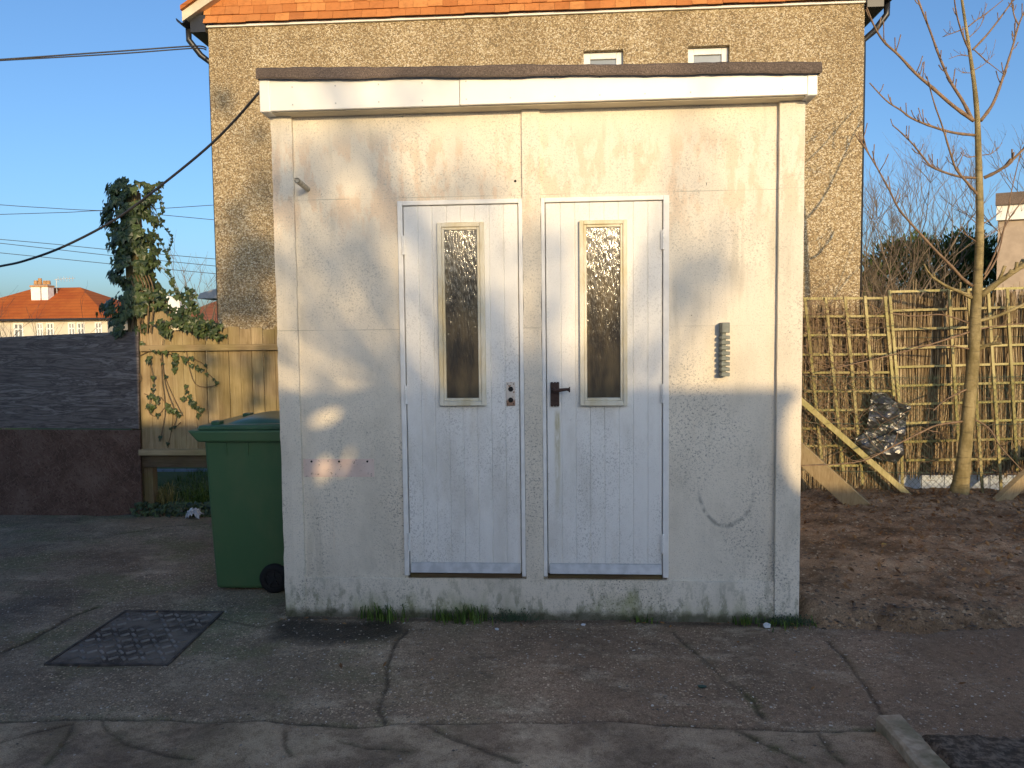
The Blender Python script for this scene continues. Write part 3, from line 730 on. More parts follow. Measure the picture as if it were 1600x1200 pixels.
for x0, x1, zt in wins:
    f = MB(); e = .075; yf = HY+.07
    f.box(x0, x0+e, yf, yf+.06, zt-wh, zt); f.box(x1-e, x1, yf, yf+.06, zt-wh, zt); f.box(x0+e, x1-e, yf, yf+.06, zt-e, zt); f.box(x0+e, x1-e, yf, yf+.06, zt-wh, zt-wh+e)
    wo = f.build('window', M['white'], house, bevel=.006)
    f = MB(); f.box(x0+e, x1-e, yf+.025, yf+.035, zt-wh+e, zt-e); f.build('pane', M['winglass'], wo)
mb = MB(); mb.box(hx0-.01, hx1+.01, HY-.03, HY+.0, hz-.012, hz+.014); mb.build('drip_strip', M['white'], house)
# hung tiles, each an island; kicked out at the foot
mb = MB(); gauge, tw = .098, .168; pitch = math.tan(R_(38)); zt = hz+.016; rn = random.Random(9)
for r in range(30):
    za = zt+r*gauge; inset = max(0, (za-zt-.15))/pitch
    x0 = hx0-.02+inset; x1 = hx1+.02-inset
    kick = .07 if r == 0 else (.045 if r == 1 else .03)
    if x1-x0 < .3: break
    off = (r % 2)*tw/2; k = 0; x = x0-off
    while x < x1:
        a0, a1 = max(x, x0), min(x+tw-.003, x1)
        if a1-a0 > .02:
            jz = rn.uniform(-.004,.004); jy = rn.uniform(-.004,.004)
            yb0 = HY-kick+jy; yt0 = HY-.004-.012
            mb.hexa([(a0,yb0-.013,za+jz),(a1,yb0-.013,za+jz),(a1,yb0,za+jz),(a0,yb0,za+jz),(a0,yt0-.012,za+gauge*1.35),(a1,yt0-.012,za+gauge*1.35),(a1,yt0,za+gauge*1.35),(a0,yt0,za+gauge*1.35)])
        x += tw
mb.build('hung_tiles', M['tile'], house)
hc = (hx0+hx1)/2; ov = .24; zr = hz+.05+(hc-hx0)*pitch
mb = MB(); mb.prism([(hx0+.02,hz+.003),(hx1-.02,hz+.003),(hc,hz+(hc-hx0)*pitch-.1)], HY+.003, HY+.25); mb.build('gable', M['block'], house)
# two roof slopes with soffit-coloured verge boards
for s in (-1, 1):
    ex = hc + s*(hc-hx0+ov); ez = hz+.17-ov*pitch*.55; mb = MB()
    kx = hc + s*(hc-hx0-.25); kz = hz+.17+.25*pitch
    def slope(off, y0, y1, th, mbx):
        pts = [(ex, ez+off), (kx, kz+off), (hc, kz+off+(hc-hx0-.25)*pitch)]
        for (xa_, za2), (xb2, zb3) in zip(pts[:-1], pts[1:]):
            v = [(xa_,y0,za2),(xb2,y0,zb3),(xb2,y1,zb3),(xa_,y1,za2),(xa_,y0,za2+th),(xb2,y0,zb3+th),(xb2,y1,zb3+th),(xa_,y1,za2+th)]
            mbx.hexa(v)
    slope(.07, HY-.17, HY+7.2, .05, mb); mb.build('roof', M['houseroof'], house)
    mb = MB(); slope(-.04, HY-.13, HY-.02, .108, mb); mb.build('verge_board', M['soffit'], house)
    # gutter, eaves box and downpipe
    gx = ex + s*.02; mb = MB(); n8 = 10
    prof = [(gx+.06*math.cos(math.pi+math.pi*k/n8), ez+.0+.06*math.sin(math.pi+math.pi*k/n8)) for k in range(n8+1)]
    pin = [(gx+.054*math.cos(2*math.pi-math.pi*k/n8), ez+.0+.054*math.sin(2*math.pi-math.pi*k/n8)) for k in range(n8+1)]
    mb.prism(prof+pin, HY-.12, HY+7); mb.build('gutter', M['darkpaint'], house)
    mb = MB(); a0, a1 = sorted((gx-s*.08, hc+s*(hc-hx0+.005))); mb.box(a0, a1, HY-.06, HY+7, ez-.14, ez+.05); mb.build('eaves_box', M['darkpaint'], house)
    px_ = hc+s*(hc-hx0+.045)
    mb = MB(); mb.tube([(gx,HY+.06,ez-.06),(gx,HY+.06,ez-.18),(px_+s*.10,HY+.10,ez-.34),(px_,HY+.16,ez-.42),(px_,HY+.16,ez-.6),(px_,HY+.16,.1)], .034, 12); mb.build('downpipe', M['darkpaint'], house, smooth=True)

# ------------------------------------------------------------------ wheelie bin
bY0, bY1 = .36, .92
bin_ = thing('wheelie_bin', 'green wheelie bin standing beside the left corner of the shed', 'wheelie bin', (-1.9,.7,0))
zr0 = P(380,682,bY0).z
bl, br = P(332,925,bY0).x, P(440,925,bY0).x+.02; tl = P(318,690,bY0).x; tr = P(440,690,bY0).x+.10
mb = MB()
ys = .03
def ringbox(z, x0, x1, y0, y1): return [(x0,y0,z),(x1,y0,z),(x1,y1,z),(x0,y1,z)]
R4 = [ringbox(.012, bl, br, bY0+.05, bY1-.05), ringbox(.30, bl+(tl-bl)*.35, br+(tr-br)*.35, bY0+.03, bY1-.03), ringbox(zr0-.02, tl, tr, bY0, bY1)]
vs = sum(R4, []); fs = [(3,2,1,0),(8,9,10,11)]
for k in range(2):
    for i in range(4): fs.append((k*4+i, k*4+(i+1)%4, k*4+4+(i+1)%4, k*4+4+i))
mb.add(vs, fs); mb.build('body', M['bin'], bin_, bevel=.022, seg=3)
rl = P(292,680,bY0-.03).x
mb = MB(); h0, h1 = P(310,690,bY0).z, P(310,672,bY0).z
mb.hexa([(rl+.06,bY0-.03,h0),(tr+.03,bY0-.03,h0),(tr+.03,bY1+.03,h0),(rl+.06,bY1+.03,h0),(rl,bY0-.035,h1),(tr+.04,bY0-.035,h1),(tr+.04,bY1+.035,h1),(rl,bY1+.035,h1)])
mb.build('rim', M['bin'], bin_, bevel=.012, seg=3)
mb = MB(); l0 = P(309,668,bY0).x; q0, q1 = h1+.001, h1+.028
mb.hexa([(l0,bY0-.02,q0),(tr+.03,bY0-.02,q0),(tr+.03,bY1+.02,q0),(l0,bY1+.02,q0),(l0+.01,bY0-.012,q1),(tr+.02,bY0-.012,q1+.01),(tr+.02,bY1+.012,q1+.01),(l0+.01,bY1+.012,q1)])
ld = mb.build('lid', M['binlid'], bin_, bevel=.01, seg=3)
mb = MB(); cx0, cx1 = l0+.14, tr-.02; nn = 14
for i in range(nn+1):
    for j in range(nn+1):
        u, v = i/nn, j/nn; hgt = .052*(max(0, math.sin(math.pi*u))**.6)*(max(0, math.sin(math.pi*v))**.5)
        mb.v.append((cx0+(cx1-cx0)*u, bY0+.03+(bY1-bY0-.06)*v, q1-.002+.006*u+hgt))
for i in range(nn):
    for j in range(nn): a = i*(nn+1)+j; mb.face((a, a+nn+1, a+nn+2, a+1))
mb.build('lid_dome', M['binlid'], ld, smooth=True)
for ya_ in (bY0+.02, bY1-.09):
    mb = MB(); mb.box(l0+.07, l0+.12, ya_, ya_+.07, q1-.002, q1+.022); mb.build('lid_lug', M['binlid'], ld, bevel=.006)
hz2 = P(425,645,bY0).z
mb = MB(); mb.tube([(tr-.09,bY0+.0,hz2-.03),(tr-.02,bY0+.0,hz2),(tr+.09,bY0+.0,hz2-.005),(tr+.09,bY1,hz2-.005),(tr-.02,bY1,hz2),(tr-.09,bY1,hz2-.03)], .014, 10); mb.build('handle', M['binlid'], bin_, smooth=True)
for k, (xx) in enumerate((P(337+0,690,bY0).x+.06, P(337,690,bY0).x+.19)):
    mb = MB(); mb.box(xx, xx+.006, bY0-.006, bY0+.02, zr0-.11, zr0-.02); mb.build('rib', M['bin'], bin_)
wc = P(429,914,bY0+.02)
for yy in (bY0+.0, bY1-.05):
    mb = MB(); prof = [(.05,-.018),(.075,-.022),(.086,-.014),(.088,0),(.086,.014),(.075,.022),(.05,.018)]; n8 = 28; b = 0
    for k in range(n8):
        a = 2*math.pi*k/n8
        for r, t in prof: mb.v.append((wc.x+r*math.cos(a), yy+.024+t, .088+r*math.sin(a)))
    for k in range(n8):
        for i in range(6): mb.face((k*7+i, k*7+i+1, ((k+1)%n8)*7+i+1, ((k+1)%n8)*7+i))
    wl = mb.build('wheel', M['rubber'], bin_, smooth=True)
    mb = MB(); mb.disc_cyl((wc.x,yy+.014,.088), (0,1,0), .051, .018, 24)
    for k in range(5):
        a = k*1.2566+.3; mb.bar((wc.x+.014*math.cos(a),yy+.010,.088+.014*math.sin(a)), (wc.x+.05*math.cos(a),yy+.010,.088+.05*math.sin(a)), .012, .01, (0,1,0))
    mb.disc_cyl((wc.x,yy+.004,.088), (0,1,0), .016, .012, 14); mb.build('hub', M['black'], wl)
mb = MB(); mb.tube([(wc.x,bY0+.02,.088),(wc.x,bY1-.02,.088)], .011, 8); mb.build('axle', M['black'], bin_)

# ------------------------------------------------------------------ manhole cover, edging stone, small litter
mh = thing('manhole_cover', 'rectangular steel manhole cover with raised tread pattern set in the yard', 'manhole cover', (MC[0],MC[1],0))
quad = [Vector((p.x,p.y,0)) for p in _c]            # a, b near; c, d far
cc = sum(quad, Vector())/4
def inset(k): return [cc+(p-cc)*k for p in quad]
def slabq(q, za, zb): return [(p.x,p.y,za) for p in q]+[(p.x,p.y,zb) for p in q]
mb = MB(); o4, i4 = inset(1.0), inset(.955)
for k in range(4):
    j = (k+1) % 4; a, b, c, d = o4[k], o4[j], i4[j], i4[k]
    mb.hexa([(p.x,p.y,-.01) for p in (a,b,c,d)]+[(p.x,p.y,.009) for p in (a,b,c,d)])
M['iron'] = plain('worn_iron', (.08,.066,.055), .85, .3, .4, 20, .0, .004)
n = NT('dirty_tread_steel', .9, .2)
n.col(n.mix(n.rng(n.vor(110, out='Distance'), .25, .12), n.mix(n.rng(n.noise(5,6,None,.7), .38, .62), (.075,.06,.048), (.19,.158,.128)), (.24,.205,.17))); n.bump(n.noise(60,4), .5, .004); M['tread'] = n.mat
M['treadbar'] = plain('worn_tread_bar', (.20,.18,.16), .7, .3, .45, 9, .0)
mb.build('frame', M['iron'], mh, bevel=.002)
mb = MB(); mb.hexa(slabq(inset(.945), -.01, .005)); pl = mb.build('plate', M['tread'], mh)
mb = MB(); A, B, C_, D = inset(.90)
nu, nv = 11, 9
for i in range(nu):
    for j in range(nv):
        u, v = (i+.5)/nu, (j+.5)/nv
        p = (A*(1-u)+B*u)*(1-v) + (D*(1-u)+C_*u)*v
        ux = (B-A).normalized(); vx = (D-A).normalized(); d_ = (ux+vx if (i+j) % 2 else ux-vx).normalized()
        if vnoise(np.array([u*4.]), np.array([v*4.]), 77)[0] > .78: continue
        a = p-d_*.021; b = p+d_*.021; mb.bar((a.x,a.y,.0065),(b.x,b.y,.0065), .010, .012, (0,0,1))
mb.build('tread', M['treadbar'], pl)

KD = (KB-KA).normalized()
ks = MB(); k0, k1 = KA-Vector((0,0,.03)), KA+KD*1.6-Vector((0,0,.03))
nk = 24; perp = Vector((-KD.y, KD.x, 0)).normalized(); rn = random.Random(4); rowsb = []
for i in range(nk+1):
    p = k0+(k1-k0)*(i/nk); w2 = .05; b = len(ks.v)
    for s_, z in ((-1,-.06),(-1,.05),(-.75,.062),(.75,.062),(1,.05),(1,-.06)):
        q = p+perp*(w2*s_+rn.uniform(-.003,.003)); ks.v.append((q.x, q.y, z+rn.uniform(-.004,.004)))
    rowsb.append(b)
for i in range(nk):
    for k in range(5): ks.face((rowsb[i]+k, rowsb[i+1]+k, rowsb[i+1]+k+1, rowsb[i]+k+1))
ks.face([rowsb[0]+k for k in range(6)]); ks.face([rowsb[-1]+k for k in range(6)][::-1])
tag(ks.build('edging_stone', M['concrete_edge'], origin=KA), 'narrow mossy concrete edging stone in the bottom right corner', 'edging stone')

def lump(name, px, py, r, sq, mat, label, cat, seed, z=.0, amp=.25, group=None):
    p = G(px, py, z); mb = MB(); mb.blob((p.x,p.y,z+r*sq[2]*.6), r, sq, seed, amp); return tag(mb.build(name, mat, origin=(p.x,p.y,z)), label, cat, group)
lump('pale_stone', 1197, 980, .022, (1,.8,.75), M['litter'], 'bright white stone in the weeds at the right foot of the shed', 'stone', 1)
lump('stone_chip', 776, 984, .013, (1,.8,.5), M['litter'], 'small white chip on the yard below the left door', 'stone', 2)
lump('stone_chip', 911, 977, .013, (1,.8,.5), M['litter'], 'small white chip on the yard below the right door', 'stone', 3)
lump('bottle_fragment', 1097, 1074, .018, (1.3,.8,.4), plain('green_scrap', (.03,.075,.062), .5, .4), 'small dark green scrap lying on the concrete', 'scrap', 4)
def crumple(name, px, py, Y, w_, h_, mat, label, cat, seed):
    rn = random.Random(seed); mb = MB(); p = P(px, py, Y); nn = 10
    for i in range(nn):
        for j in range(nn):
            u, v = i/(nn-1)-.5, j/(nn-1)-.5
            mb.v.append((p.x+u*w_+rn.uniform(-.1,.1)*w_*.3, Y+v*.12+rn.uniform(-.02,.02), p.z+.0+h_*(.55-1.8*(u*u+v*v))*1.0+rn.uniform(-.35,.35)*h_))
    for i in range(nn-1):
        for j in range(nn-1): a = i*nn+j; mb.face((a, a+nn, a+nn+1, a+1))
    o = mb.build(name, mat, origin=p); sd = o.modifiers.new('solid', 'SOLIDIFY'); sd.thickness = .003
    return tag(o, label, cat)
crumple('crumpled_bag', 304, 803, 2.28, .13, .07, M['litter'], 'crumpled white plastic bag on the ground behind the bin', 'litter', 3)
crumple('crumpled_sheet', 1278, 803, 2.3, .15, .04, M['litter'], 'torn pale plastic scrap on the soil by the leaning plank', 'litter', 5)

# ------------------------------------------------------------------ left boundary: boarded panels, fence
LY = 2.36
def plate(name, pts, Y, th, mat, label, cat, bevel=.003):
    mb = MB(); q = [P(a, b, Y) for a, b in pts]; mb.prism([(p.x,p.z) for p in q], Y, Y+th)
    return tag(mb.build(name, mat, None, bevel=bevel), label, cat)
plate('plywood_sheet', [(-130,668),(217,670),(216,518),(150,520),(0,527),(-130,533)], LY-.04, .02, M['ply'], 'dark weathered plywood sheet forming the upper half of the left hoarding', 'plywood sheet')
plate('chipboard_sheet', [(-130,815),(100,810),(222,803),(218,672),(60,671.5),(-130,671)], LY-.05, .02, M['chip'], 'rotten red brown chipboard sheet below the plywood', 'chipboard sheet')
fe = thing('board_fence', 'pale weathered board fence between the ivy post and the shed', 'fence', (-2.4,LY,0))
x = P(218,600,LY).x; xe = P(470,600,LY).x; k = 0; rn = random.Random(12); zb0 = P(300,702,LY).z
while x < xe:
    wd = .098; top = P(330,512+rn.uniform(-3,4),LY).z + (.03 if 430 < 800+(x)*ppm(LY) else 0)
    if x < P(262,500,LY).x: top = P(240,487,LY).z+rn.uniform(-.01,.01)
    mb = MB(); y0 = LY+rn.uniform(0,.006); mb.hexa([(x,y0,zb0),(x+wd-.004,y0+.004,zb0),(x+wd-.004,y0+.016,zb0),(x,y0+.016,zb0),(x,y0,top),(x+wd-.004,y0+.004,top+rn.uniform(-.006,.006)),(x+wd-.004,y0+.016,top),(x,y0+.016,top)])
    mb.build('board', M['fence'], fe); x += wd+rn.uniform(0,.004)
r0, r1 = P(222,535,LY), P(470,541,LY)
mb = MB(); mb.box(r0.x, r1.x, LY-.045, LY-.001, r1.z-.03, r1.z+.022); mb.build('rail', M['fencerail'], fe, bevel=.004)
r0, r1 = P(222,706,LY), P(470,730,LY)
mb = MB(); mb.box(r0.x, r1.x, LY-.06, LY-.002, P(300,710,LY).z, P(300,701,LY).z); mb.build('rail', M['fencerail'], fe, bevel=.004)
mb = MB(); mb.box(r0.x, r1.x, LY-.01, LY+.02, P(300,730,LY).z, P(300,711,LY).z); mb.build('gravel_board', M['gravelboard'], fe, bevel=.003)
mb = MB(); c = P(226,700,LY); mb.box(c.x-.03, c.x+.05, LY+.022, LY+.1, -.06, P(226,520,LY).z); mb.build('post', M['post'], fe, bevel=.004)
mb = MB(); c = P(470,700,LY); mb.box(c.x-.03, c.x+.05, LY+.022, LY+.1, -.06, c.z+.7); mb.build('post', M['post'], fe, bevel=.004)

# leaves
def leaf(mb, p, nrm, size, rn, lobed=True):
    nrm = nrm.normalized(); up = Vector((rn.uniform(-.5,.5), rn.uniform(-.5,.5), -1)); t = (up-nrm*up.dot(nrm)); t = t.normalized() if t.length > 1e-3 else nrm.orthogonal(); s = nrm.cross(t)
    pts = [(0,-.25),(.42,-.42),(.5,.05),(.22,.22),(0,.75),(-.22,.22),(-.5,.05),(-.42,-.42)] if lobed else [(0,-.5),(.26,-.1),(.18,.3),(0,.55),(-.18,.3),(-.26,-.1)]
    b = len(mb.v)
    mb.v.append(tuple(p+nrm*size*.08))
    for a, c in pts: mb.v.append(tuple(p+s*(a*size)+t*(c*size)-nrm*size*.12*(abs(a)+abs(c))))
    k = len(pts)
    for i in range(k): mb.face((b, b+1+i, b+1+(i+1)%k))
def smoothpts(pts, sub=4):
    pts = [Vector(p) for p in pts]; out = []
    for i in range(len(pts)-1):
        p0, p1, p2, p3 = pts[max(i-1,0)], pts[i], pts[i+1], pts[min(i+2,len(pts)-1)]
        for k in range(sub):
            t = k/sub; out.append(.5*((2*p1)+(p2-p0)*t+(2*p0-5*p1+4*p2-p3)*t*t+(3*p1-p0-3*p2+p3)*t**3))
    out.append(pts[-1]); return out

ivy = thing('ivy_clad_post', 'tall timber post smothered in dark ivy above the left fence', 'ivy post', P(214,800,LY+.12)*1)
IY = LY+.10
mb = MB(); pb = P(224,800,IY); ptp = P(206,300,IY); mb.bar((pb.x,IY,-.06),(ptp.x,IY,ptp.z),.11,.10,(1,0,0)); mb.build('pole', M['post'], ivy, bevel=.006)
prof = [(283,203,6),(292,206,26),(302,207,32),(330,207,34),(350,208,31),(380,212,29),(410,213,31),(430,212,34),(445,208,26),(460,222,32),(480,217,47),(500,212,46),(515,208,34),(525,205,20)]
rn = random.Random(21); mb = MB()
ppI = ppm(IY)
def profat(y):
    for (a,ca,wa),(b,cb,wb) in zip(prof[:-1],prof[1:]):
        if a <= y <= b: t = (y-a)/(b-a); return ca+(cb-ca)*t, wa+(wb-wa)*t
    return prof[-1][1:]
for i in range(2600):
    y = 284+(525-284)*rn.random(); c, wd = profat(y); a = rn.uniform(0, 2*math.pi)
    if rn.random() < .8: a = rn.uniform(math.pi*1.0, math.pi*2.0)
    r = (wd/ppI)*rn.uniform(.72,1.12); lump_ = 1+.22*math.sin(y*.13+a*2)+.12*math.sin(y*.31+a*5); r *= lump_
    q = P(c, y, IY); dpt = min(r, .19)
    p = Vector((q.x+r*math.cos(a), IY+dpt*math.sin(a), q.z))
    if vnoise(np.array([y*.07+3]), np.array([a*1.6]), 19)[0] < .36: continue
    if vnoise(np.array([y*.025]), np.array([a*.8+7]), 23)[0] > .6: p += Vector((math.cos(a),math.sin(a)*.5,0))*rn.uniform(0,.05)
    nr = Vector((math.cos(a)*1.0, math.sin(a)-.3, .35))+Vector([rn.uniform(-.45,.45) for _ in range(3)])
    leaf(mb, p, nr, rn.uniform(.028,.075), rn)
def trail(pts, Y, nleaf, seed, size=(.03,.05), stem=.003, mbl=mb, mbs=None, spread=.02):
    rn2 = random.Random(seed); pp = smoothpts([P(a,b,Y+rn2.uniform(-.02,.02)) for a,b in pts], 5)
    if mbs is not None: mbs.tube(pp, stem, 5)
    for k in range(nleaf):
        q = pp[rn2.randrange(len(pp))]+Vector([rn2.uniform(-spread,spread) for _ in range(3)])
        leaf(mbl, q+Vector((0,-.012,0)), Vector((rn2.uniform(-.5,.5),-1,rn2.uniform(-.2,.6))), rn2.uniform(*size), rn2)
mst = MB()
trail([(205,300),(190,286),(183,282),(192,278)], IY-.1, 16, 1, mbs=mst)
trail([(228,300),(240,292),(252,288),(244,300),(252,312),(256,328),(250,335)], IY-.12, 26, 2, mbs=mst, spread=.012)
trail([(236,340),(252,350),(262,362),(270,372),(266,386),(262,398),(266,408),(260,416)], IY-.12, 30, 3, (.022,.04), mbs=mst, spread=.01)
trail([(240,360),(250,374),(256,388),(262,400),(266,412)], IY-.12, 18, 33, (.022,.04), mbs=mst, spread=.01)
trail([(190,300),(176,312),(170,322),(164,328)], IY-.05, 12, 4, (.025,.045), mbs=mst, spread=.012)
trail([(245,415),(262,425),(270,440),(278,455),(285,466)], IY-.1, 26, 5, (.025,.045), mbs=mst, spread=.015)
trail([(240,455),(265,462),(285,468),(296,456),(303,470),(292,488),(282,484)], IY-.12, 50, 6, (.035,.06), mbs=mst, spread=.03)
trail([(180,470),(165,480),(160,475)], IY-.05, 8, 7, mbs=mst)
for k in range(7):
    x0 = 205+k*5
    trail([(x0,520),(x0+random.Random(k).uniform(-8,8),480),(x0+4,450),(x0-3,430)], IY-.13, 0, 60+k, mbs=mst, stem=.006)
mb.build('foliage', M['ivy'], ivy); mst.build('stems', M['ivystem'], ivy)
# ivy creeping over the fence
iv2 = thing('creeping_ivy', 'ivy creeping with bare stems and few leaves over the pale board fence', 'ivy', P(260,600,LY-.06))
mb = MB(); mst = MB()
trail([(250,470),(280,490),(300,500),(330,512),(345,522)], LY-.05, 90, 11, (.035,.06), mbl=mb, mbs=mst, spread=.045)
trail([(275,500),(300,510),(325,515)], LY-.07, 110, 12, (.035,.06), mbl=mb, mbs=mst, spread=.055)
trail([(245,505),(255,515),(262,522)], LY-.06, 36, 13, (.035,.06), mbl=mb, mbs=mst, spread=.03)
trail([(300,460),(302,480),(310,490)], LY-.05, 26, 14, (.035,.06), mbl=mb, mbs=mst, spread=.03)
for i, (pts, nl) in enumerate([([(220,535),(240,545),(260,552),(300,560),(320,570)], 14), ([(255,530),(252,580),(258,640),(250,690)], 2), ([(232,560),(240,600),(232,640),(245,650),(262,630)], 10),
    ([(262,545),(275,560),(272,580)], 14), ([(285,560),(305,572),(318,580)], 12), ([(290,600),(300,630),(315,640),(310,652)], 16), ([(250,620),(270,648),(262,700)], 6), ([(225,615),(245,625),(236,640)], 12),
    ([(290,545),(305,600),(340,600),(320,580)], 4), ([(285,622),(298,628),(304,634)], 14), ([(265,640),(282,648)], 8), ([(252,540),(258,600),(275,650),(270,670),(282,660)], 3), ([(200,560),(220,590),(205,600),(198,570),(240,545)], 0), ([(285,650),(262,600),(250,560)], 0)]):
    trail(pts, LY-.02, nl, 30+i, (.03,.055), .0035, mbl=mb, mbs=mst, spread=.012)
mb.build('foliage', M['ivy'], iv2); mst.build('stems', M['ivystem'], iv2)

# weeds and tufts
def tuft(name, c, nbl, h, spread, mat, label, cat, seed, group=None, wdt=.006):
    rn = random.Random(seed); mb = MB()
    for i in range(nbl):
        b = Vector((c[0]+rn.gauss(0,spread), c[1]+rn.gauss(0,spread*.5), c[2])); a = rn.uniform(0,6.28); ln = h*rn.uniform(.45,1.1); dr = Vector((math.cos(a),math.sin(a),0)); pr = Vector((-dr.y,dr.x,0))
        bend = rn.uniform(.2,.9); pts = [(0,0),(.12*bend,.45),(.45*bend,.8),(.9*bend,.95-.3*bend)]
        w0 = wdt*rn.uniform(.6,1.2); k = len(mb.v)
        for j, (u, v) in enumerate(pts):
            ww = w0*(1-j/3.3); q = b+dr*(u*ln)+Vector((0,0,v*ln)); mb.v.append(tuple(q-pr*ww)); mb.v.append(tuple(q+pr*ww))
        for j in range(3): mb.face((k+j*2, k+j*2+1, k+j*2+3, k+j*2+2))
    return tag(mb.build(name, mat, origin=c), label, cat, group)
gp = 'weeds along the foot of the shed'
for i, (px, nb, h, sp, lb) in enumerate([(600,90,.10,.06,'grass tuft at the foot of the shed below the left door hinges'), (735,120,.10,.07,'widest grass tuft at the foot of the shed below the left door'),
    (1005,35,.05,.03,'tiny weed at the foot of the shed below the right door'), (1165,40,.07,.03,'small dark weed beside the white stone'), (690,40,.06,.03,'thin grass tuft left of the widest tuft below the left door'), (1225,110,.05,.07,'low grass clump at the right bottom corner of the shed')]):
    p = P(px, 968, -.012); tuft('grass_tuft', (p.x,-.02,0), nb, h, sp, M['grass'], lb, 'weed', i, gp, .004)
# moss cushions at the wall foot
for i, (px, w_, lb) in enumerate([(800,.10,'dark moss cushion at the shed foot under the middle pilaster'), (1235,.11,'green moss cushion at the right bottom corner of the shed')]):
    p = P(px, 968, -.01); rn = random.Random(i); mb = MB()
    for k in range(420):
        q = Vector((p.x+rn.gauss(0,w_*.55), -.012-abs(rn.gauss(0,.018)), .004+abs(rn.gauss(0,.022)))); leaf(mb, q, Vector((rn.uniform(-1,1),-1,1)), rn.uniform(.006,.014), rn, False)
    tag(mb.build('moss_cushion', M['darkleaf'], origin=(p.x,-.01,0)), lb, 'moss', 'moss at the foot of the shed')
# garden beyond the gap under the fence
rn = random.Random(3); mb = MB()
for i in range(5200):
    x = rn.uniform(-4.2,-1.7); y = rn.uniform(2.75,4.6); a = rn.uniform(0,6.28); h = rn.uniform(.03,.09); dr = Vector((math.cos(a),math.sin(a),0)); b = len(mb.v)
    p = Vector((x,y,-.03)); q = p+Vector((dr.x*h*.4,dr.y*h*.4,h)); s = Vector((-dr.y,dr.x,0))*.004
    mb.v += [tuple(p-s), tuple(p+s), tuple(q)]; mb.face((b,b+1,b+2))
tag(mb.build('lawn_grass', M['grass']), 'bright green garden grass seen under the left fence', 'grass', None, 'stuff')
for i, (px, py, nb, h, mt, lb) in enumerate([(250,775,120,.22,'drygrass','yellowing grass clump left of the bin under the fence'), (308,770,110,.22,'grass','green grass clump under the fence touching the bin')]):
    p = G(px, 800, 0); tuft('grass_clump', (p.x, LY+.12+.1*i, -.03), nb, h+.1, .06, M[mt], lb, 'grass', 40+i, 'grass clumps under the left fence', .007)
rn = random.Random(14); mb = MB()
for k in range(420):
    q = P(rn.uniform(205,330), rn.uniform(785,812), LY-.03+rn.uniform(-.06,.1)); leaf(mb, q, Vector((rn.uniform(-.6,.6),-1,rn.uniform(.2,1.2))), rn.uniform(.025,.05), rn)
tag(mb.build('ground_ivy', M['ivy'], origin=P(260,806,LY)), 'dark ivy spreading on the ground below the left fence', 'ivy')
mb = MB(); a, b = P(240,733,4.7), P(345,752,4.7)
for k in range(14): mb.box(a.x-.3+k*.14, a.x-.3+k*.14+.13, 4.70, 4.72, -.05, P(290,733,4.7).z)
tag(mb.build('board_edging', M['slab'], origin=(a.x,4.7,0)), 'low blue grey board edging beyond the grass under the fence', 'edging')

# ------------------------------------------------------------------ right boundary
RY = 2.95
rs = thing('brushwood_screen', 'brown brushwood screen of upright reeds behind the trellis', 'screen', P(1420,800,RY+.06))
rn = random.Random(31); mb = MB(); x0, x1 = P(1244,600,RY).x, P(1720,600,RY).x
i = 0
while i < 2300:
    x = rn.uniform(x0, x1); zt = 1.74+rn.gauss(0,.05)+(.08 if x > P(1400,500,RY).x else -.02); zb = (.26+rn.gauss(0,.04)) if x > P(1405,700,RY).x else .06+rn.gauss(0,.03)
    y = RY+.05+rn.uniform(0,.05); lean = rn.gauss(0,.05); r = rn.uniform(.0028,.0055)
    zb += rn.random()**3*.6; zt -= rn.random()**4*.6
    mb.tube([(x-lean*.5,y,zb),(x+rn.gauss(0,.012),y+rn.uniform(-.01,.01),(zb+zt)/2),(x+lean*.5,y,zt)], [r,r,r*.5], 4, False); i += 1
mb.build('reeds', M['reed'], rs)
mb = MB(); mb.box(x0, x1, RY+.115, RY+.125, .30, 1.66)
n = NT('packed_brushwood', .95, .1); n.col(n.mix(n.rng(n.noise(6,5,n.mapv((9,1,.5)),.65), .35, .65), (.055,.038,.02), (.16,.115,.06))); M['pack'] = n.mat
mb.build('backing', M['pack'], rs)
mb = MB()
for z in (.55, 1.0, 1.45): mb.tube([(x0,RY+.045,z),(x1,RY+.045,z)], .002, 5)
mb.build('tie_wire', M['wire'], rs)
def Z7(x, y): return (1220+x/2.857, 400+y/2.857)
def trellis(name_label, verts, hors, grp):
    t = thing('trellis_panel', name_label, 'trellis', P(*Z7(*verts[0][1]), RY), grp)
    for a, b in verts:
        p, q = P(*Z7(*a), RY-.012), P(*Z7(*b), RY-.012); mb = MB(); mb.bar(p, q, .023, .014, (1,0,0)); mb.build('upright', M['trellis'], t)
    for a, b in hors:
        p, q = P(*Z7(*a), RY+.004), P(*Z7(*b), RY+.004); mb = MB(); mb.bar(p, q, .020, .014, (0,0,1)); mb.build('crossbar', M['trellis'], t)
trellis('lower trellis panel racked out of square next to the shed', [((25,130),(100,900)),((108,190),(182,905)),((200,185),(278,960)),((287,180),(365,1020)),((376,178),(410,600)),((465,180),(505,625))],
        [((60+k*9, y), (475+k*9 if k < 5 else 500, y-2)) for k, y in enumerate((190,270,354,440,521,604,688))] + [((90,770),(360,770)),((100,848),(370,846)),((90,932),(400,936))], 'trellis panels along the right fence')
trellis('taller trellis panel behind the young tree', [((484,152),(532,700)),((532,640),(545,1120)),((750,150),(792,820)),((836,145),(905,1110)),((925,150),(985,1060)),((1010,146),(1055,960)),((1095,140),(1140,960)),((1185,140),(1230,960))],
        [((484+k*6, y), (1260+k*5, y-22)) for k, y in enumerate((160,244,328,412,496,580,663,747,830))] + [((560,912),(1260,900)),((420,1085),(1000,1065))], 'trellis panels along the right fence')
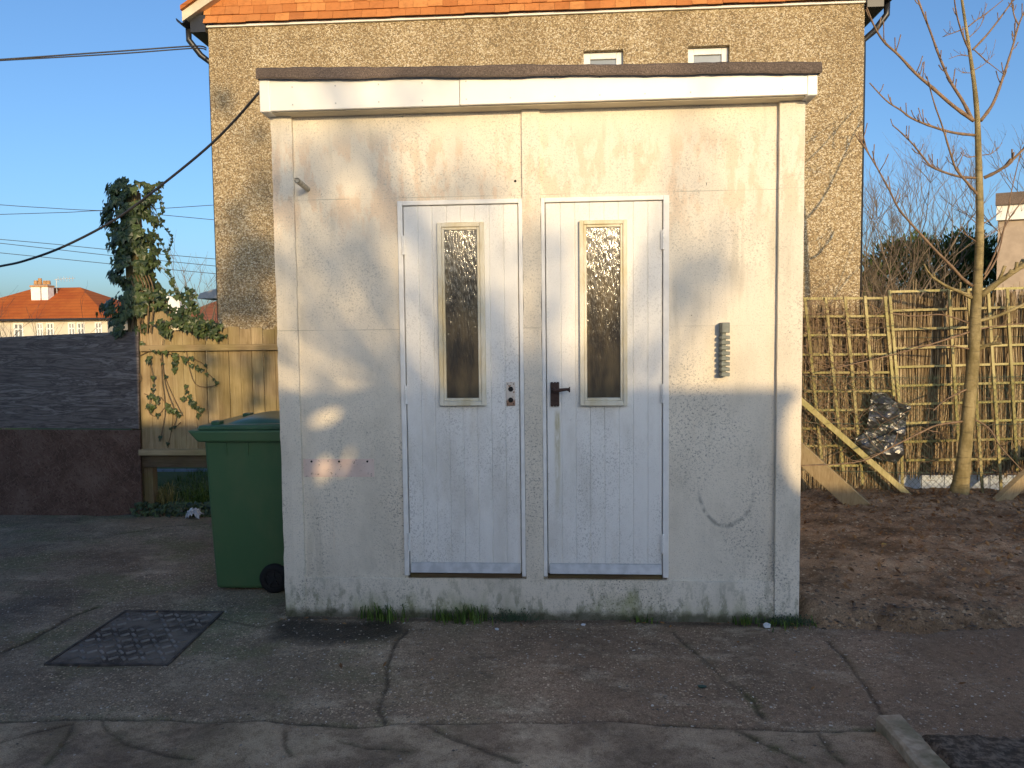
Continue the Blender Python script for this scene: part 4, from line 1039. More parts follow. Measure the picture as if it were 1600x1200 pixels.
# chain link mesh in front
cl = thing('chain_link_fence', 'thin green chain link fence in front of the trellis', 'chain link fence', (P(1420,800,RY).x,RY-.09,0))
mb = MB(); CY = RY-.085; xa_ = P(1244,700,CY).x; xb_ = P(1720,700,CY).x; zt = 1.13; d = .05; x = xa_
k = 0
while x < xb_:
    pts = []; z = zt; s = k % 2; j = 0
    while z > -.02: pts.append((x + (.5*d if (j+s) % 2 else -.0*d)*1.0 + (.0 if True else 0), CY+.003*((j % 2)*2-1), z)); z -= d*.55; j += 1
    mb.tube(pts, .0017, 3, False); x += d/2; k += 1
mb.build('mesh', M['wire'], cl)
mb = MB()
for z in (1.13, .72, .30): mb.tube(smoothpts([(xa_,CY-.004,z),((xa_+xb_)/2,CY-.004,z-.03),(xb_,CY-.004,z)], 6), .0022, 5)
mb.build('line_wire', M['wire'], cl)
# bluish boards and grass glimpsed below the screen
mb = MB()
for k in range(16): mb.box(P(1405,760,3.13).x+k*.2, P(1405,760,3.13).x+k*.2+.192, 3.13, 3.15, -.05, .20)
tag(mb.build('pale_boarding', plain('pale_blue_paint', (.50,.55,.62), .7, .3, .12, 4), origin=(3,3.13,0)), 'low pale blue boarding glimpsed under the brushwood screen', 'boarding')
rn = random.Random(8); mb = MB()
for i in range(5200):
    x = rn.uniform(2.6,7.0); y = rn.uniform(3.0,3.1); a = rn.uniform(0,6.28); h = rn.uniform(.02,.07); dr = Vector((math.cos(a),math.sin(a),0)); b = len(mb.v)
    p = Vector((x,y,.02)); q = p+Vector((dr.x*h*.4,dr.y*h*.4,h)); s = Vector((-dr.y,dr.x,0))*.005
    mb.v += [tuple(p-s), tuple(p+s), tuple(q)]; mb.face((b,b+1,b+2))
tag(mb.build('garden_grass', M['grass']), 'green grass glimpsed under the brushwood screen', 'grass', None, 'stuff')
# black polythene caught on the trellis
out = [(405,605),(470,612),(510,650),(575,670),(560,740),(545,810),(540,880),(510,925),(430,905),(380,880),(325,845),(335,815),(370,790),(380,740),(395,690),(400,640)]
from mathutils.geometry import delaunay_2d_cdt
bp = [Vector((P(*Z7(*o), RY-.06).x, P(*Z7(*o), RY-.06).z)) for o in out]
rn = random.Random(2); inner = []
xs_ = [p.x for p in bp]; zs_ = [p.y for p in bp]
def inside(p):
    c = False
    for i in range(len(bp)):
        a, b = bp[i], bp[i-1]
        if (a.y > p.y) != (b.y > p.y) and p.x < (b.x-a.x)*(p.y-a.y)/(b.y-a.y)+a.x: c = not c
    return c
while len(inner) < 900:
    p = Vector((rn.uniform(min(xs_),max(xs_)), rn.uniform(min(zs_),max(zs_))))
    if inside(p): inner.append(p)
vs, es, fs, *_ = delaunay_2d_cdt(bp+inner, [(i,(i+1)%len(bp)) for i in range(len(bp))], [list(range(len(bp)))], 1, 1e-5)
va = np.array([(v.x, v.y) for v in vs]); dsp = .22*(np.abs(fbm(va[:,0]*6,va[:,1]*8,2,5)-.40)) + .06*np.abs(fbm(va[:,0]*12+va[:,1]*9,va[:,1]*18,2,9)-.4)
mb = MB(); mb.add([(a, RY-.05-float(dd), c) for (a, c), dd in zip(va, dsp)], [tuple(f) for f in fs])
o = mb.build('polythene_sheet', M['poly'], origin=P(*Z7(450,770), RY-.06)); sd = o.modifiers.new('solid','SOLIDIFY'); sd.thickness = .002
tag(o, 'crumpled shiny black polythene sheet caught on the trellis', 'plastic sheet')
# leaning timbers
def timber(a, b, Ya, Yb, wd, th, mat, label):
    p, q = P(*Z7(*a), Ya), P(*Z7(*b), Yb); mb = MB(); mb.bar(p, q, wd, th, (0,-.15,1)); return tag(mb.build('leaning_timber', mat, origin=q, bevel=.004), label, 'timber', 'timbers leaning on the right fence')
timber((40,600),(625,1115), RY-.12, RY-.10, .048, .035, M['trellis'], 'thin mossy timber batten leaning across the trellis, upper of two by the shed')
timber((20,820),(410,1170), RY-.42, RY-.55, .15, .04, M['plank'], 'thick bare plank leaning down from the shed corner to the soil')
timber((1230,860),(930,1140), RY-.25, RY-.45, .12, .05, M['plank'], 'short pale plank leaning at the right edge beside the young tree')

# ------------------------------------------------------------------ young tree
TY = 2.6
tree = thing('young_bare_tree', 'young leafless tree with smooth olive trunk right of the shed', 'tree', G(1497,795,.04))
pp = ppm(TY)
tr_ = [(1499,806,33),(1497,792,27),(1499,770,21),(1504,735,18),(1510,680,16.5),(1517,600,16),(1522,540,15.5),(1524,490,15),(1527,450,13),(1530,400,11.5),(1531,330,10.5),(1529,250,9.3),(1527,185,8),(1522,130,6.5),(1512,60,5),(1503,0,4),(1494,-70,3)]
pts = [P(a,b,TY) for a,b,_ in tr_]; mb = MB()
sp_ = smoothpts(pts, 4); rr = np.interp(np.linspace(0,len(tr_)-1,len(sp_)), range(len(tr_)), [c*(.66 if i < 3 else .60-.011*i)/pp for i, (*_, c) in enumerate(tr_)])
rn = random.Random(6)
mb.tube(sp_, [r*rn.uniform(.96,1.05) for r in rr], 16)
mb.build('trunk', M['bark'], tree, smooth=True)
def Z8(x, y): return (1220+x/2.608, y/2.608)
def branch(pts, r0, r1, dy, conv, seed, mat='twig', twigs=4, depth0=0):
    rn = random.Random(seed); q = []; nP = len(pts)
    for i, (a, b) in enumerate(pts): q.append(P(*conv(a,b), TY+depth0+dy*(i/(nP-1))))
    s = smoothpts(q, 5); m_ = len(s); mb = MB()
    mb.tube(s, [(r0+(r1-r0)*(i/(m_-1)))*(1.0+(.18 if i % 7 == 3 else 0)) for i in range(m_)], 7)
    for k in range(twigs):
        i = rn.randrange(m_//4, m_-1); d = (s[min(i+1,m_-1)]-s[i-1]).normalized(); o = Vector((rn.uniform(-1,1), rn.uniform(-.6,.6), rn.uniform(.1,1))); o = (d*.7+o).normalized(); L = rn.uniform(.03,.13)
        mb.tube([s[i], s[i]+o*L*.6, s[i]+o*L+Vector((0,0,.02))], [r1*.9, r1*.8, r1*.9], 5)
    mb.build('branch', M[mat], tree, smooth=True)
B8 = [([(785,492),(700,430),(620,360),(550,300),(480,225),(420,170),(380,105),(350,30)],.022,.008,-.5),([(782,490),(740,410),(690,330),(650,240),(610,130),(560,0),(545,-60)],.020,.009,.4),
 ([(790,551),(700,540),(600,510),(530,480),(490,450),(430,410),(362,338)],.016,.007,-.3),([(800,725),(720,718),(620,682),(580,640),(540,590),(490,540),(455,510)],.015,.007,.2),
 ([(803,795),(760,745),(715,690),(690,620),(660,520),(625,420),(595,310)],.016,.006,-.4),([(780,1165),(740,1135),(700,1090),(620,1010),(530,910),(480,850),(440,770),(390,680),(320,565)],.019,.007,-.6),
 ([(815,492),(860,430),(890,360),(920,270),(945,190),(970,100),(1000,30)],.020,.008,.3),([(968,100),(950,60),(938,-10)],.009,.006,.1),([(828,725),(880,700),(930,665),(1000,595),(1060,520)],.021,.012,-.2),
 ([(815,1205),(900,1140),(991,1080),(1080,1030)],.036,.026,-.2),([(825,1140),(880,1050),(910,930),(940,780),(975,630)],.011,.005,.3),([(830,1120),(870,1040),(920,910),(991,810),(1030,760)],.011,.006,.4),
 ([(783,202),(850,130),(940,10),(980,-50)],.013,.007,.3),([(772,215),(740,140),(715,50),(705,-30)],.011,.007,-.3),([(765,108),(800,80),(850,45),(905,0)],.008,.005,.2),([(750,116),(700,135),(660,150)],.007,.004,-.2),
 ([(785,200),(840,250),(905,300)],.007,.004,.15),([(795,636),(760,640),(730,620)],.006,.004,-.1),([(822,632),(860,625),(885,600)],.006,.004,.1),([(797,910),(770,885),(750,860)],.006,.003,-.1),
 ([(825,912),(860,890),(900,860)],.007,.004,.1),([(826,972),(895,930)],.006,.003,.1),([(797,985),(760,960),(710,920)],.007,.004,-.2),([(775,230),(730,225),(685,240)],.006,.003,-.1),([(790,285),(830,260),(870,220)],.006,.003,.1),
 ([(775,297),(735,297)],.005,.003,-.1),([(770,150),(810,110),(830,70)],.006,.003,.1),([(700,435),(720,360),(680,325),(555,248)],.004,.004,-.2)][:-1]
for i, (p_, a, b, dy) in enumerate(B8): branch(p_, a*.70, b*.62, dy, Z8, 100+i, 'bark' if i == 9 else 'twig', 13 if a > .014 else 4)
B7 = [([(815,738),(700,755),(620,790),(500,850),(380,910),(250,930),(90,935)],.011,.005,-.45),([(850,185),(800,160),(740,135),(670,90)],.020,.011,-.2),([(880,290),(960,270),(1086,215),(1160,170)],.018,.013,.1),([(868,422),(930,395),(985,390)],.020,.012,-.15),
 ([(845,338),(700,385),(560,425),(400,465),(240,500)],.010,.004,-.35),([(845,720),(930,770),(980,850),(1080,960)],.009,.005,-.3),([(840,590),(740,640),(680,690)],.009,.004,-.2),([(840,300),(720,262),(600,268),(490,255)],.008,.004,-.3),([(870,330),(950,315),(1080,300)],.008,.005,.1),([(845,415),(740,400),(640,402),(560,408)],.007,.004,-.3)]
for i, (p_, a, b, dy) in enumerate(B7): branch(p_, a*.85, b*.75, dy, Z7, 200+i, 'bark' if i in (1,2,3) else 'twig', 3)
# brambles tangled in the trellis
def bramble(c0, n_, box, seed, r, label, name='bramble', leafy=0, mat='greytwig', group=None):
    rn = random.Random(seed); mb = MB(); (x0,x1,y0,y1,Y0,Y1) = box
    for k in range(n_):
        p = P(rn.uniform(x0,x1-(50 if rn.random() < .6 else 0)), rn.uniform(y0,y1), rn.uniform(Y0,Y1)); d = Vector((rn.uniform(-1,1), rn.uniform(-.25,.25), rn.uniform(-.5,1.0))); L = rn.uniform(.15,.6)
        pts = [p]
        for j in range(5): d = (d+Vector((rn.uniform(-.5,.5), rn.uniform(-.15,.15), rn.uniform(-.6,.35)))).normalized(); pts.append(pts[-1]+d*L/5)
        mb.tube(pts, [r*(1-.12*j) for j in range(6)], 4, False)
    return tag(mb.build(name, M[mat], origin=c0), label, 'bramble')
bramble(P(1300,620,RY-.1), 330, (1248,1400,470,720,RY-.10,RY+.05), 5, .0027, 'tangled dry brambles woven through the lower trellis panel next to the shed', mat='twig')
bramble(P(1520,740,RY-.1), 70, (1400,1600,640,790,RY-.12,RY-.03), 6, .0025, 'sparse dry bramble stems low behind the young tree', mat='twig')

# ------------------------------------------------------------------ beyond the right fence
def bare_shrub(name, base, H, spread, seed, label, r0=.02, n0=9, mat='greytwig', group='bare shrubs beyond the right fence', lev=4):
    rn = random.Random(seed); mb = MB()
    def grow(p, d, L, r, lv):
        pts = [p]
        for j in range(4): d = (d+Vector((rn.uniform(-.22,.22),rn.uniform(-.22,.22),rn.uniform(-.05,.15)))).normalized(); pts.append(pts[-1]+d*L/4)
        mb.tube(pts, [r*(1-.12*j) for j in range(5)], 4, False)
        if lv > 0:
            for k in range(rn.choice((2,3,3,4))):
                q = pts[rn.randrange(2,5)]; nd = (d+Vector((rn.uniform(-.8,.8),rn.uniform(-.8,.8),rn.uniform(-.1,.5)))).normalized(); grow(q, nd, L*rn.uniform(.5,.75), r*.58, lv-1)
    for k in range(n0):
        a = rn.uniform(0,6.28); grow(Vector(base)+Vector((rn.uniform(-.3,.3)*spread,rn.uniform(-.2,.2),0)), Vector((math.cos(a)*.28*spread,math.sin(a)*.28,1)).normalized(), H*rn.uniform(.32,.5), r0*rn.uniform(.6,1.1), lev)
    return tag(mb.build(name, M[mat], origin=base), label, 'shrub', group)
bY = 9.5
p = P(1372,500,bY); bare_shrub('bare_shrub', (p.x+.1,bY,0), 4.7, .6, 3, 'tallest bare grey shrub right of the pebbledash house', .026, 13, lev=5)
p = P(1425,500,bY); bare_shrub('bare_shrub', (p.x,bY+.6,0), 2.8, .7, 4, 'shorter bare shrub left of the conifer hedge', .018, 12)
p = P(1362,470,7.0); bare_shrub('bare_shrub', (p.x,7.0,0), 2.5, .55, 14, 'spindly bare shrub touching the right corner of the house', .010, 12, lev=4)
def conifer(cx, cy, H, W_, seed, label, n_=9000):
    t = thing('conifer', label, 'conifer', (cx,cy,0), 'conifers beyond the right fence'); rn = random.Random(seed)
    mb = MB(); mb.tube([(cx,cy,-.05),(cx+.03,cy,H*.5),(cx,cy,H*.92)], [.10,.07,.015], 8); mb.build('trunk', M['post'], t)
    mb = MB(); cl_ = []
    for k in range(110):
        h = H*(.1+.9*rn.random()); rad = W_*(1-(h/H)**5.0)*(.6+.5*rn.random())
        a = rn.uniform(0,6.28); cl_.append((Vector((cx+rad*math.cos(a), cy+rad*.7*math.sin(a), h)), rn.uniform(.18,.34)))
    for i in range(n_):
        c, r = cl_[rn.randrange(len(cl_))]; d = Vector((rn.gauss(0,1),rn.gauss(0,1),rn.gauss(0,.8))).normalized(); p = c+d*r*rn.random()**.4
        up = Vector((d.x*.7,d.y*.7,.9+rn.uniform(-.4,.4))).normalized(); s = up.orthogonal().normalized(); s = Matrix.Rotation(rn.uniform(0,6.28),3,up) @ s
        L = rn.uniform(.05,.11); w2 = L*.17; b = len(mb.v)
        mb.v += [tuple(p-s*w2*.4), tuple(p+s*w2*.4), tuple(p+up*L*.6+s*w2), tuple(p+up*L), tuple(p+up*L*.6-s*w2)]; mb.face((b,b+1,b+2,b+3,b+4))
    mb.build('crown', M['conifer'], t)
cY = 10.5
p = P(1395,470,cY); conifer(p.x, cY, P(1395,386,cY).z, 1.05, 1, 'dark low conifer behind the bare shrubs')
p = P(1450,470,cY); conifer(p.x, cY+.4, P(1450,374,cY).z, 1.05, 2, 'bright green conifer between the bare shrubs and the young tree')
p = P(1505,470,cY); conifer(p.x, cY, P(1505,366,cY).z, 1.05, 3, 'bright green conifer directly behind the young tree trunk')
p = P(1560,470,cY); conifer(p.x, cY+.8, P(1560,380,cY).z, 1.0, 4, 'conifer half hidden by the small flat roofed outbuilding')
p = P(1345,470,cY); conifer(p.x, cY+1.2, P(1345,400,cY).z, .8, 5, 'shaded conifer tucked against the house corner')
OY = 8.0
ob = thing('flat_roofed_outbuilding', 'pinkish rendered outbuilding with dark felt roof at the right edge', 'outbuilding', (P(1600,500,OY).x,OY,0))
ox = P(1558,400,OY).x; OW = P(1560,345,OY).z+.05
mb = MB(); mb.hexa([(ox,OY,-.1),(ox+3,OY-.9,-.1),(ox+4.6,OY+2,-.1),(ox+2.2,OY+2.9,-.1),(ox,OY,OW),(ox+3,OY-.9,OW),(ox+4.6,OY+2,OW),(ox+2.2,OY+2.9,OW)]); mb.build('wall', M['palebrick'], ob)
zf0, zf1 = P(1560,345,OY).z, P(1556,322,OY).z
mb = MB(); e = .06
mb.hexa([(ox-e,OY-e,zf0),(ox+3,OY-.9-e,zf0),(ox+4.6,OY+2,zf0),(ox+2.2-e,OY+2.9,zf0),(ox-e,OY-e,zf1),(ox+3,OY-.9-e,zf1),(ox+4.6,OY+2,zf1),(ox+2.2-e,OY+2.9,zf1)]); mb.build('fascia', M['white'], ob)
mb = MB(); e = .10; zf2 = P(1550,304,OY).z
mb.hexa([(ox-e,OY-e,zf1-.002),(ox+3,OY-.9-e,zf1-.002),(ox+4.6,OY+2,zf1-.002),(ox+2.2-e,OY+2.9,zf1-.002),(ox-e,OY-e,zf2),(ox+3,OY-.9-e,zf2+.05),(ox+4.6,OY+2,zf2+.05),(ox+2.2-e,OY+2.9,zf2)]); mb.build('roof_felt', M['felt'], ob)
p = P(1640,500,16); bare_shrub('bare_tree', (p.x,16,0), 8.0, 1.0, 8, 'distant bare tree whose twigs show above the outbuilding', .06, 4, group=None, lev=5)

# ------------------------------------------------------------------ far houses on the left
def bungalow(label, x0, x1, Y0, Y1, ze, zr, roofmat, wins=(), chim=None, ridge_in=3.5):
    t = thing('bungalow', label, 'house', ((x0+x1)/2,Y0,0), 'far houses beyond the left fence')
    mb = MB(); mb.box(x0, x1, Y0, Y1, -.1, ze); mb.build('wall', M['cream'], t)
    e = .45; yc = (Y0+Y1)/2; mb = MB(); zl = ze-.05
    A_ = [(x0-e,Y0-e,zl),(x1+e,Y0-e,zl),(x1+e,Y1+e,zl),(x0-e,Y1+e,zl),(x0+ridge_in,yc,zr),(x1-ridge_in,yc,zr)]
    mb.add(A_, [(0,1,5,4),(1,2,5),(2,3,4,5),(3,0,4),(3,2,1,0)]); rf = mb.build('roof', M[roofmat], t)
    mb = MB(); mb.box(x0-e-.05, x1+e+.05, Y0-e-.1, Y0-e, zl-.05, zl+.06); mb.build('gutter', M['darkpaint'], t)
    for (a, b, z0_, z1_) in wins:
        mb = MB(); f_ = .09; ya = Y0-.06
        mb.box(a, a+f_, ya, Y0+.02, z0_, z1_); mb.box(b-f_, b, ya, Y0+.02, z0_, z1_); mb.box(a+f_, b-f_, ya, Y0+.02, z1_-f_, z1_); mb.box(a+f_, b-f_, ya, Y0+.02, z0_, z0_+f_); mb.box((a+b)/2-.05, (a+b)/2+.05, ya+.001, Y0+.02, z0_+f_, z1_-f_)
        mb.box(a+f_, b-f_, ya+.002, Y0+.02, z1_-.42, z1_-.34)
        wo = mb.build('window', M['white'], t); mb = MB(); mb.box(a+f_, b-f_, Y0-.03, Y0-.02, z0_+f_, z1_-f_); mb.build('pane', M['winglass'], wo)
    return t, rf
FY = 42.0
fx = lambda px, Y=FY: P(px, 510, Y).x
fz = lambda py, Y=FY, px=90: P(px, py, Y).z
W1 = [(fx(a), fx(b), fz(535), fz(504)) for a, b in ((22,37),(58,68),(73,85),(107,118),(121,133),(149,160))]
bh, rf = bungalow('far cream bungalow with orange hipped roof and white chimney at the left', fx(-110), fx(168), FY, FY+8, fz(498), P(60,450,FY+4).z, 'farroof', W1, ridge_in=4.2)
ch = P(64,460,FY+2.5); zc0, zc1 = P(64,480,FY+2.5).z, P(64,449,FY+2.5).z
for dx_, wd_ in ((-.46,.62),(.26,.42)):
    mb = MB(); mb.box(ch.x+dx_-.0, ch.x+dx_+wd_, FY+2.2, FY+2.8, zc0, zc1); mb.build('chimney', M['white'], rf)
mb = MB(); mb.box(ch.x-.5, ch.x+.72, FY+2.14, FY+2.86, zc1+.002, zc1+.12)
mb.build('chimney_cap', M['pot'], rf)
mb = MB()
for dx_, h in ((-.3,.28),(-.02,.42),(.32,.26),(.56,.26)): mb.tube([(ch.x+dx_,FY+2.5,zc1+.17),(ch.x+dx_,FY+2.5,zc1+.17+h)], [.14,.11], 10)
mb.build('chimney_pots', M['pot'], rf)
mb = MB(); mb.tube([(ch.x+.62,FY+3.2,zc1-.5),(ch.x+.62,FY+3.2,zc1+.6)], .02, 5); mb.bar((ch.x+.5,FY+3.2,zc1+.55),(ch.x+1.9,FY+3.2,zc1+.62),.03,.03)
for k in range(6): mb.bar((ch.x+.75+k*.2,FY+3.2,zc1+.4),(ch.x+.75+k*.2,FY+3.2,zc1+.74),.02,.02,(1,0,0))
mb.build('aerial', M['alu'], rf)
F2 = 52.0
bungalow('far bungalow with orange roof mostly hidden by the ivy post', P(172,500,F2).x, P(245,500,F2).x, F2, F2+9, P(200,502,F2).z, P(200,470,F2).z+.3, 'farroof', ridge_in=1.4)
F3 = 36.0
t3, rf3 = bungalow('far house with brown tiled roof between the ivy post and the pebbledash house', P(258,500,F3).x, P(352,500,F3).x, F3, F3+7, P(300,506,F3).z, P(290,468,F3).z+.2, 'farroof_brown', ridge_in=1.6)
a = P(264,490,F3+2); mb = MB(); mb.box(a.x, P(284,490,F3+2).x, F3+1.8, F3+2.5, a.z-1.5, P(270,463,F3+2).z); mb.build('chimney', M['white'], rf3)
mb = MB(); mb.tube([(P(276,463,F3+2).x,F3+2.15,P(270,463,F3+2).z),(P(276,463,F3+2).x,F3+2.15,P(270,455,F3+2).z)], [.14,.11], 10); mb.build('chimney_pots', M['pot'], rf3)
# floodlight canopy on the house corner
p0 = P(319,462,HY+.9); p1 = P(346,458,HY+.9); mb = MB(); mb.hexa([(p0.x,HY+.7,p0.z-.05),(p1.x+.05,HY+.7,p0.z-.05),(p1.x+.05,HY+1.2,p0.z-.05),(p0.x,HY+1.2,p0.z-.05),(p0.x+.02,HY+.72,p0.z+.02),(p1.x+.05,HY+.72,p0.z+.09),(p1.x+.05,HY+1.18,p0.z+.09),(p0.x+.02,HY+1.18,p0.z+.02)])
mb.build('porch_canopy', plain('grey_canopy', (.36,.37,.38), .5, .4, .1), house, bevel=.01)
p = P(330,500,9.0); bare_shrub('leafy_twigs', (p.x-.1,9.0,0.8), 2.6, .5, 19, 'thin twiggy shrub against the sky at the left edge of the house', .012, 5, group=None, lev=3)
p = P(60,560,6.0); bare_shrub('leafless_climber', (p.x,5.2,0.2), 2.2, 1.3, 23, 'bare dark twigs rising above the plywood sheet', .009, 8, group=None, lev=3)

# ------------------------------------------------------------------ wires
def wire(name, pts, Ya, Yb, r, label, n_=5, parent=None):
    k = len(pts); q = smoothpts([P(a,b,Ya+(Yb-Ya)*i/(k-1)) for i,(a,b) in enumerate(pts)], n_); mb = MB(); mb.tube(q, r, 6)
    return tag(mb.build(name, M['cable'], origin=q[0], smooth=True), label, 'cable')
wire('supply_cable', [(406,143),(365,190),(320,234),(250,291),(180,343),(100,385),(40,407),(0,416),(-90,432)], fy+.06, 1.1, .0075, 'thick dark cable sagging from the shed fascia to the left edge')
wire('phone_wire', [(322,75),(303,72),(200,79),(100,86),(0,93),(-80,98)], HY+.05, HY-1.5, .0085, 'upper of the twin wires running left from the house gutter')
wire('phone_wire', [(322,78),(303,75.5),(200,83),(100,89),(0,94.5),(-80,99)], HY+.05, HY-1.5, .0075, 'lower of the twin wires running left from the house gutter')
g_ = [([(-40,318),(0,320),(60,324),(180,329),(340,320)],'topmost thin overhead wire crossing the sky behind the ivy post'),([(-40,336),(0,335),(100,332),(180,330),(340,344)],'second thin overhead wire, crossing the topmost one at the ivy post'),
      ([(-40,371),(0,374),(90,382),(180,391),(340,405)],'third thin overhead wire down, behind the thick cable'),([(-40,376),(0,380),(90,390),(180,400),(340,416)],'fourth thin overhead wire down, behind the thick cable'),([(-40,390),(0,395),(90,404),(180,413),(340,428)],'lowest thin overhead wire behind the ivy post')]
for pts, lb in g_: wire('overhead_wire', pts, 24, 26, .012, lb)['group'] = 'thin overhead wires beyond the fence'

# ------------------------------------------------------------------ gravel and leaves lying about
rn = random.Random(77); mb = MB()
def octa(mb, c, r, sq, rn):
    b = len(mb.v); a = rn.uniform(0,3.14); ca, sa = math.cos(a), math.sin(a)
    for (x,y,z) in ((1,0,0),(0,1,0),(-1,0,0),(0,-1,0),(.6,.6,.5),(-.6,.5,.55),(-.5,-.6,.5),(.6,-.5,.5),(0,0,.8)):
        x *= r*sq*rn.uniform(.8,1.15); y *= r*rn.uniform(.8,1.15); mb.v.append((c[0]+x*ca-y*sa, c[1]+x*sa+y*ca, c[2]+z*r*.6))
    for f in ((0,4,3),(0,4,1),(4,1,5),(1,5,2),(5,2,6),(2,6,3),(6,3,7),(3,7,0),(7,0,4),(4,5,8),(5,6,8),(6,7,8),(7,4,8)): mb.face([b+k for k in f])
xx = np.array([rn.uniform(-3.2,3.0) for _ in range(19000)]); yy = np.array([-2.35+3.6*rn.random()**1.2 for _ in range(19000)])
zz = yardz(xx, yy); dn = fbm(xx*1.2+4, yy*1.2, 3, 101); ap = apronf(xx, yy)
n = NT('embedded_gravel', .8, .25); g = n.n('ShaderNodeNewGeometry').outputs['Random Per Island']
n.col(n.ramp(g, [(0,(.08,.064,.05)),(.45,(.22,.185,.15)),(.8,(.38,.33,.27)),(1,(.60,.55,.48))])); M['grav'] = n.mat
M['soilgrav'] = tile_mat('soil_clods', [(0,(.06,.045,.034)),(.6,(.19,.145,.108)),(.95,(.18,.13,.095)),(1,(.32,.27,.22))], 10)
for a, b, c, d, e in zip(xx, yy, zz, dn, ap):
    if d < .36 or rn.random() < e*.85 or (abs(a-MC[0]) < .34 and abs(b-MC[1]) < .26) or (b > -.03 and -1.52 < a < 1.25): continue
    octa(mb, (a,b,c-.001), rn.uniform(.0022,.0052)+.003*rn.random()**6, rn.uniform(1,1.7), rn)
tag(mb.build('gravel', M['grav']), 'loose pale gravel scattered over the worn concrete yard', 'gravel', None, 'stuff')
mb = MB(); xx = np.array([rn.uniform(1.3,5.2) for _ in range(4600)]); yy = np.array([(rn.uniform(-.1,2.8) if i % 3 else rn.gauss(-.06,.07)) for i in range(4600)]); zz = soilz(xx, yy)
for a, b, c in zip(xx, yy, zz): octa(mb, (a,b,c-.001), rn.uniform(.003,.012), rn.uniform(1,1.7), rn)
xx = np.array([rn.uniform(1.3,2.6) for _ in range(500)]); yy = np.array([rn.uniform(-2.2,-1.6) for _ in range(500)]); zz = soil2z(xx, yy)
for a, b, c in zip(xx, yy, zz): octa(mb, (a,b,c-.001), rn.uniform(.003,.012), rn.uniform(1,1.6), rn)
tag(mb.build('soil_rubble', M['soilgrav']), 'small stones and clods scattered over the bare soil', 'stones', None, 'stuff')
mb = MB(); nL = 1250; xx = np.array([1.3+3.8*rn.random()**.7 for _ in range(nL)]); yy = np.array([2.75-2.7*rn.random()**1.8 for _ in range(nL)]); zz = soilz(xx, yy)
for a, b, c in zip(xx, yy, zz): leaf(mb, Vector((a,b,c+.012)), Vector((rn.uniform(-.6,.6),rn.uniform(-.9,.4),1)), rn.uniform(.02,.055), rn, False)
for k in range(90):
    q = Vector((rn.uniform(-3,3), rn.uniform(-2.2,2.2), 0)); 
    if -1.6 < q.x < 1.3 and q.y > -.12: q.y = -.03-abs(rn.gauss(0,.05))
    if q.x > 1.3 and q.y > -.2: continue
    leaf(mb, q+Vector((0,0,.014)), Vector((rn.uniform(-.4,.4),rn.uniform(-.6,.4),1)), rn.uniform(.012,.034), rn, False)
tag(mb.build('fallen_leaves', M['deadleaf']), 'brown fallen leaves littering the soil under the young tree', 'leaves', None, 'stuff')
p = G(1382,857,.06); mb = MB(); leaf(mb, Vector((p.x,p.y,.085)), Vector((.1,-.5,1)), .085, random.Random(1), False)
tag(mb.build('yellow_leaf', plain('yellow_leaf_skin', (.40,.29,.08), .6, .3), origin=p), 'single large yellow leaf lying on the soil', 'leaf')
p = G(1290,790,.06); 
for i, (px, py, L_) in enumerate([(1540,850,.22),(1520,835,.15),(1570,905,.2),(1480,860,.12)]):
    q = G(px, py, .08); rn2 = random.Random(i); a = rn2.uniform(-.6,.6); mb = MB(); mb.tube([(q.x-L_/2*math.cos(a),q.y-L_/2*math.sin(a),.085),(q.x,q.y,.10),(q.x+L_/2*math.cos(a),q.y+L_/2*math.sin(a),.09)], .006, 6)
    tag(mb.build('fallen_twig', M['twig'], origin=q), ['longest brown twig on the soil right of the trunk','short brown twig on the soil close to the trunk foot','brown twig on the soil at the right edge, nearest the yard','tiny twig on the soil left of the trunk foot'][i], 'twig', 'twigs on the soil')

# ------------------------------------------------------------------ behind the photographer: unseen things that shade the yard
CYB = -9.0
k_ = math.tan(SUN_EL)/math.cos(SUN_AZ); tx = math.tan(SUN_AZ)
def back(px, py, Y=0.0):      # wall point -> point of the added hoarding whose shadow falls there
    p = P(px, py, Y); L = Y-CYB; return p.x+L*tx, p.z+L*k_
hx, hzt = back(1218, 606); tl_ = (-9.0, hzt)
hb = thing('shade_hoarding', 'unseen white hoarding added behind the camera to shade the yard and bounce skylight', 'hoarding', (0,CYB,0))  # unseen screen added to cast the low shadow, white to bounce skylight
top = [tl_, (hx, hzt)] 
curve = [back(a,b) for a,b in ((1219,606),(1240,607),(1249,618),(1240,625),(1228,645),(1222,680),(1224,720),(1234,750),(1249,766))]
low = back(1300, 775)[1]
poly = [(-9,-.1),(14,-.1),(14,low),(curve[-1][0]+.05,low)]+[(a,b) for a,b in curve[::-1]]+[(-9,hzt)]
def cut(poly_pts, holes):
    nb = len(poly_pts); vs = [Vector(p) for p in poly_pts]; ed = [(i,(i+1)%nb) for i in range(nb)]
    for h in holes:
        b = len(vs); vs += [Vector(p) for p in h]; ed += [(b+i, b+(i+1)%len(h)) for i in range(len(h))]
    v2, e2, f2, *_ = delaunay_2d_cdt(vs, ed, [], 1, 1e-6)
    def pin(p, pl):
        c = False
        for i in range(len(pl)):
            a, b = pl[i], pl[i-1]
            if (a[1] > p[1]) != (b[1] > p[1]) and p[0] < (b[0]-a[0])*(p[1]-a[1])/(b[1]-a[1])+a[0]: c = not c
        return c
    keep = []
    for f in f2:
        c = sum((v2[i] for i in f), Vector((0,0)))/3
        if pin(c, poly_pts) and not any(pin(c, h) for h in holes): keep.append(f)
    return v2, keep
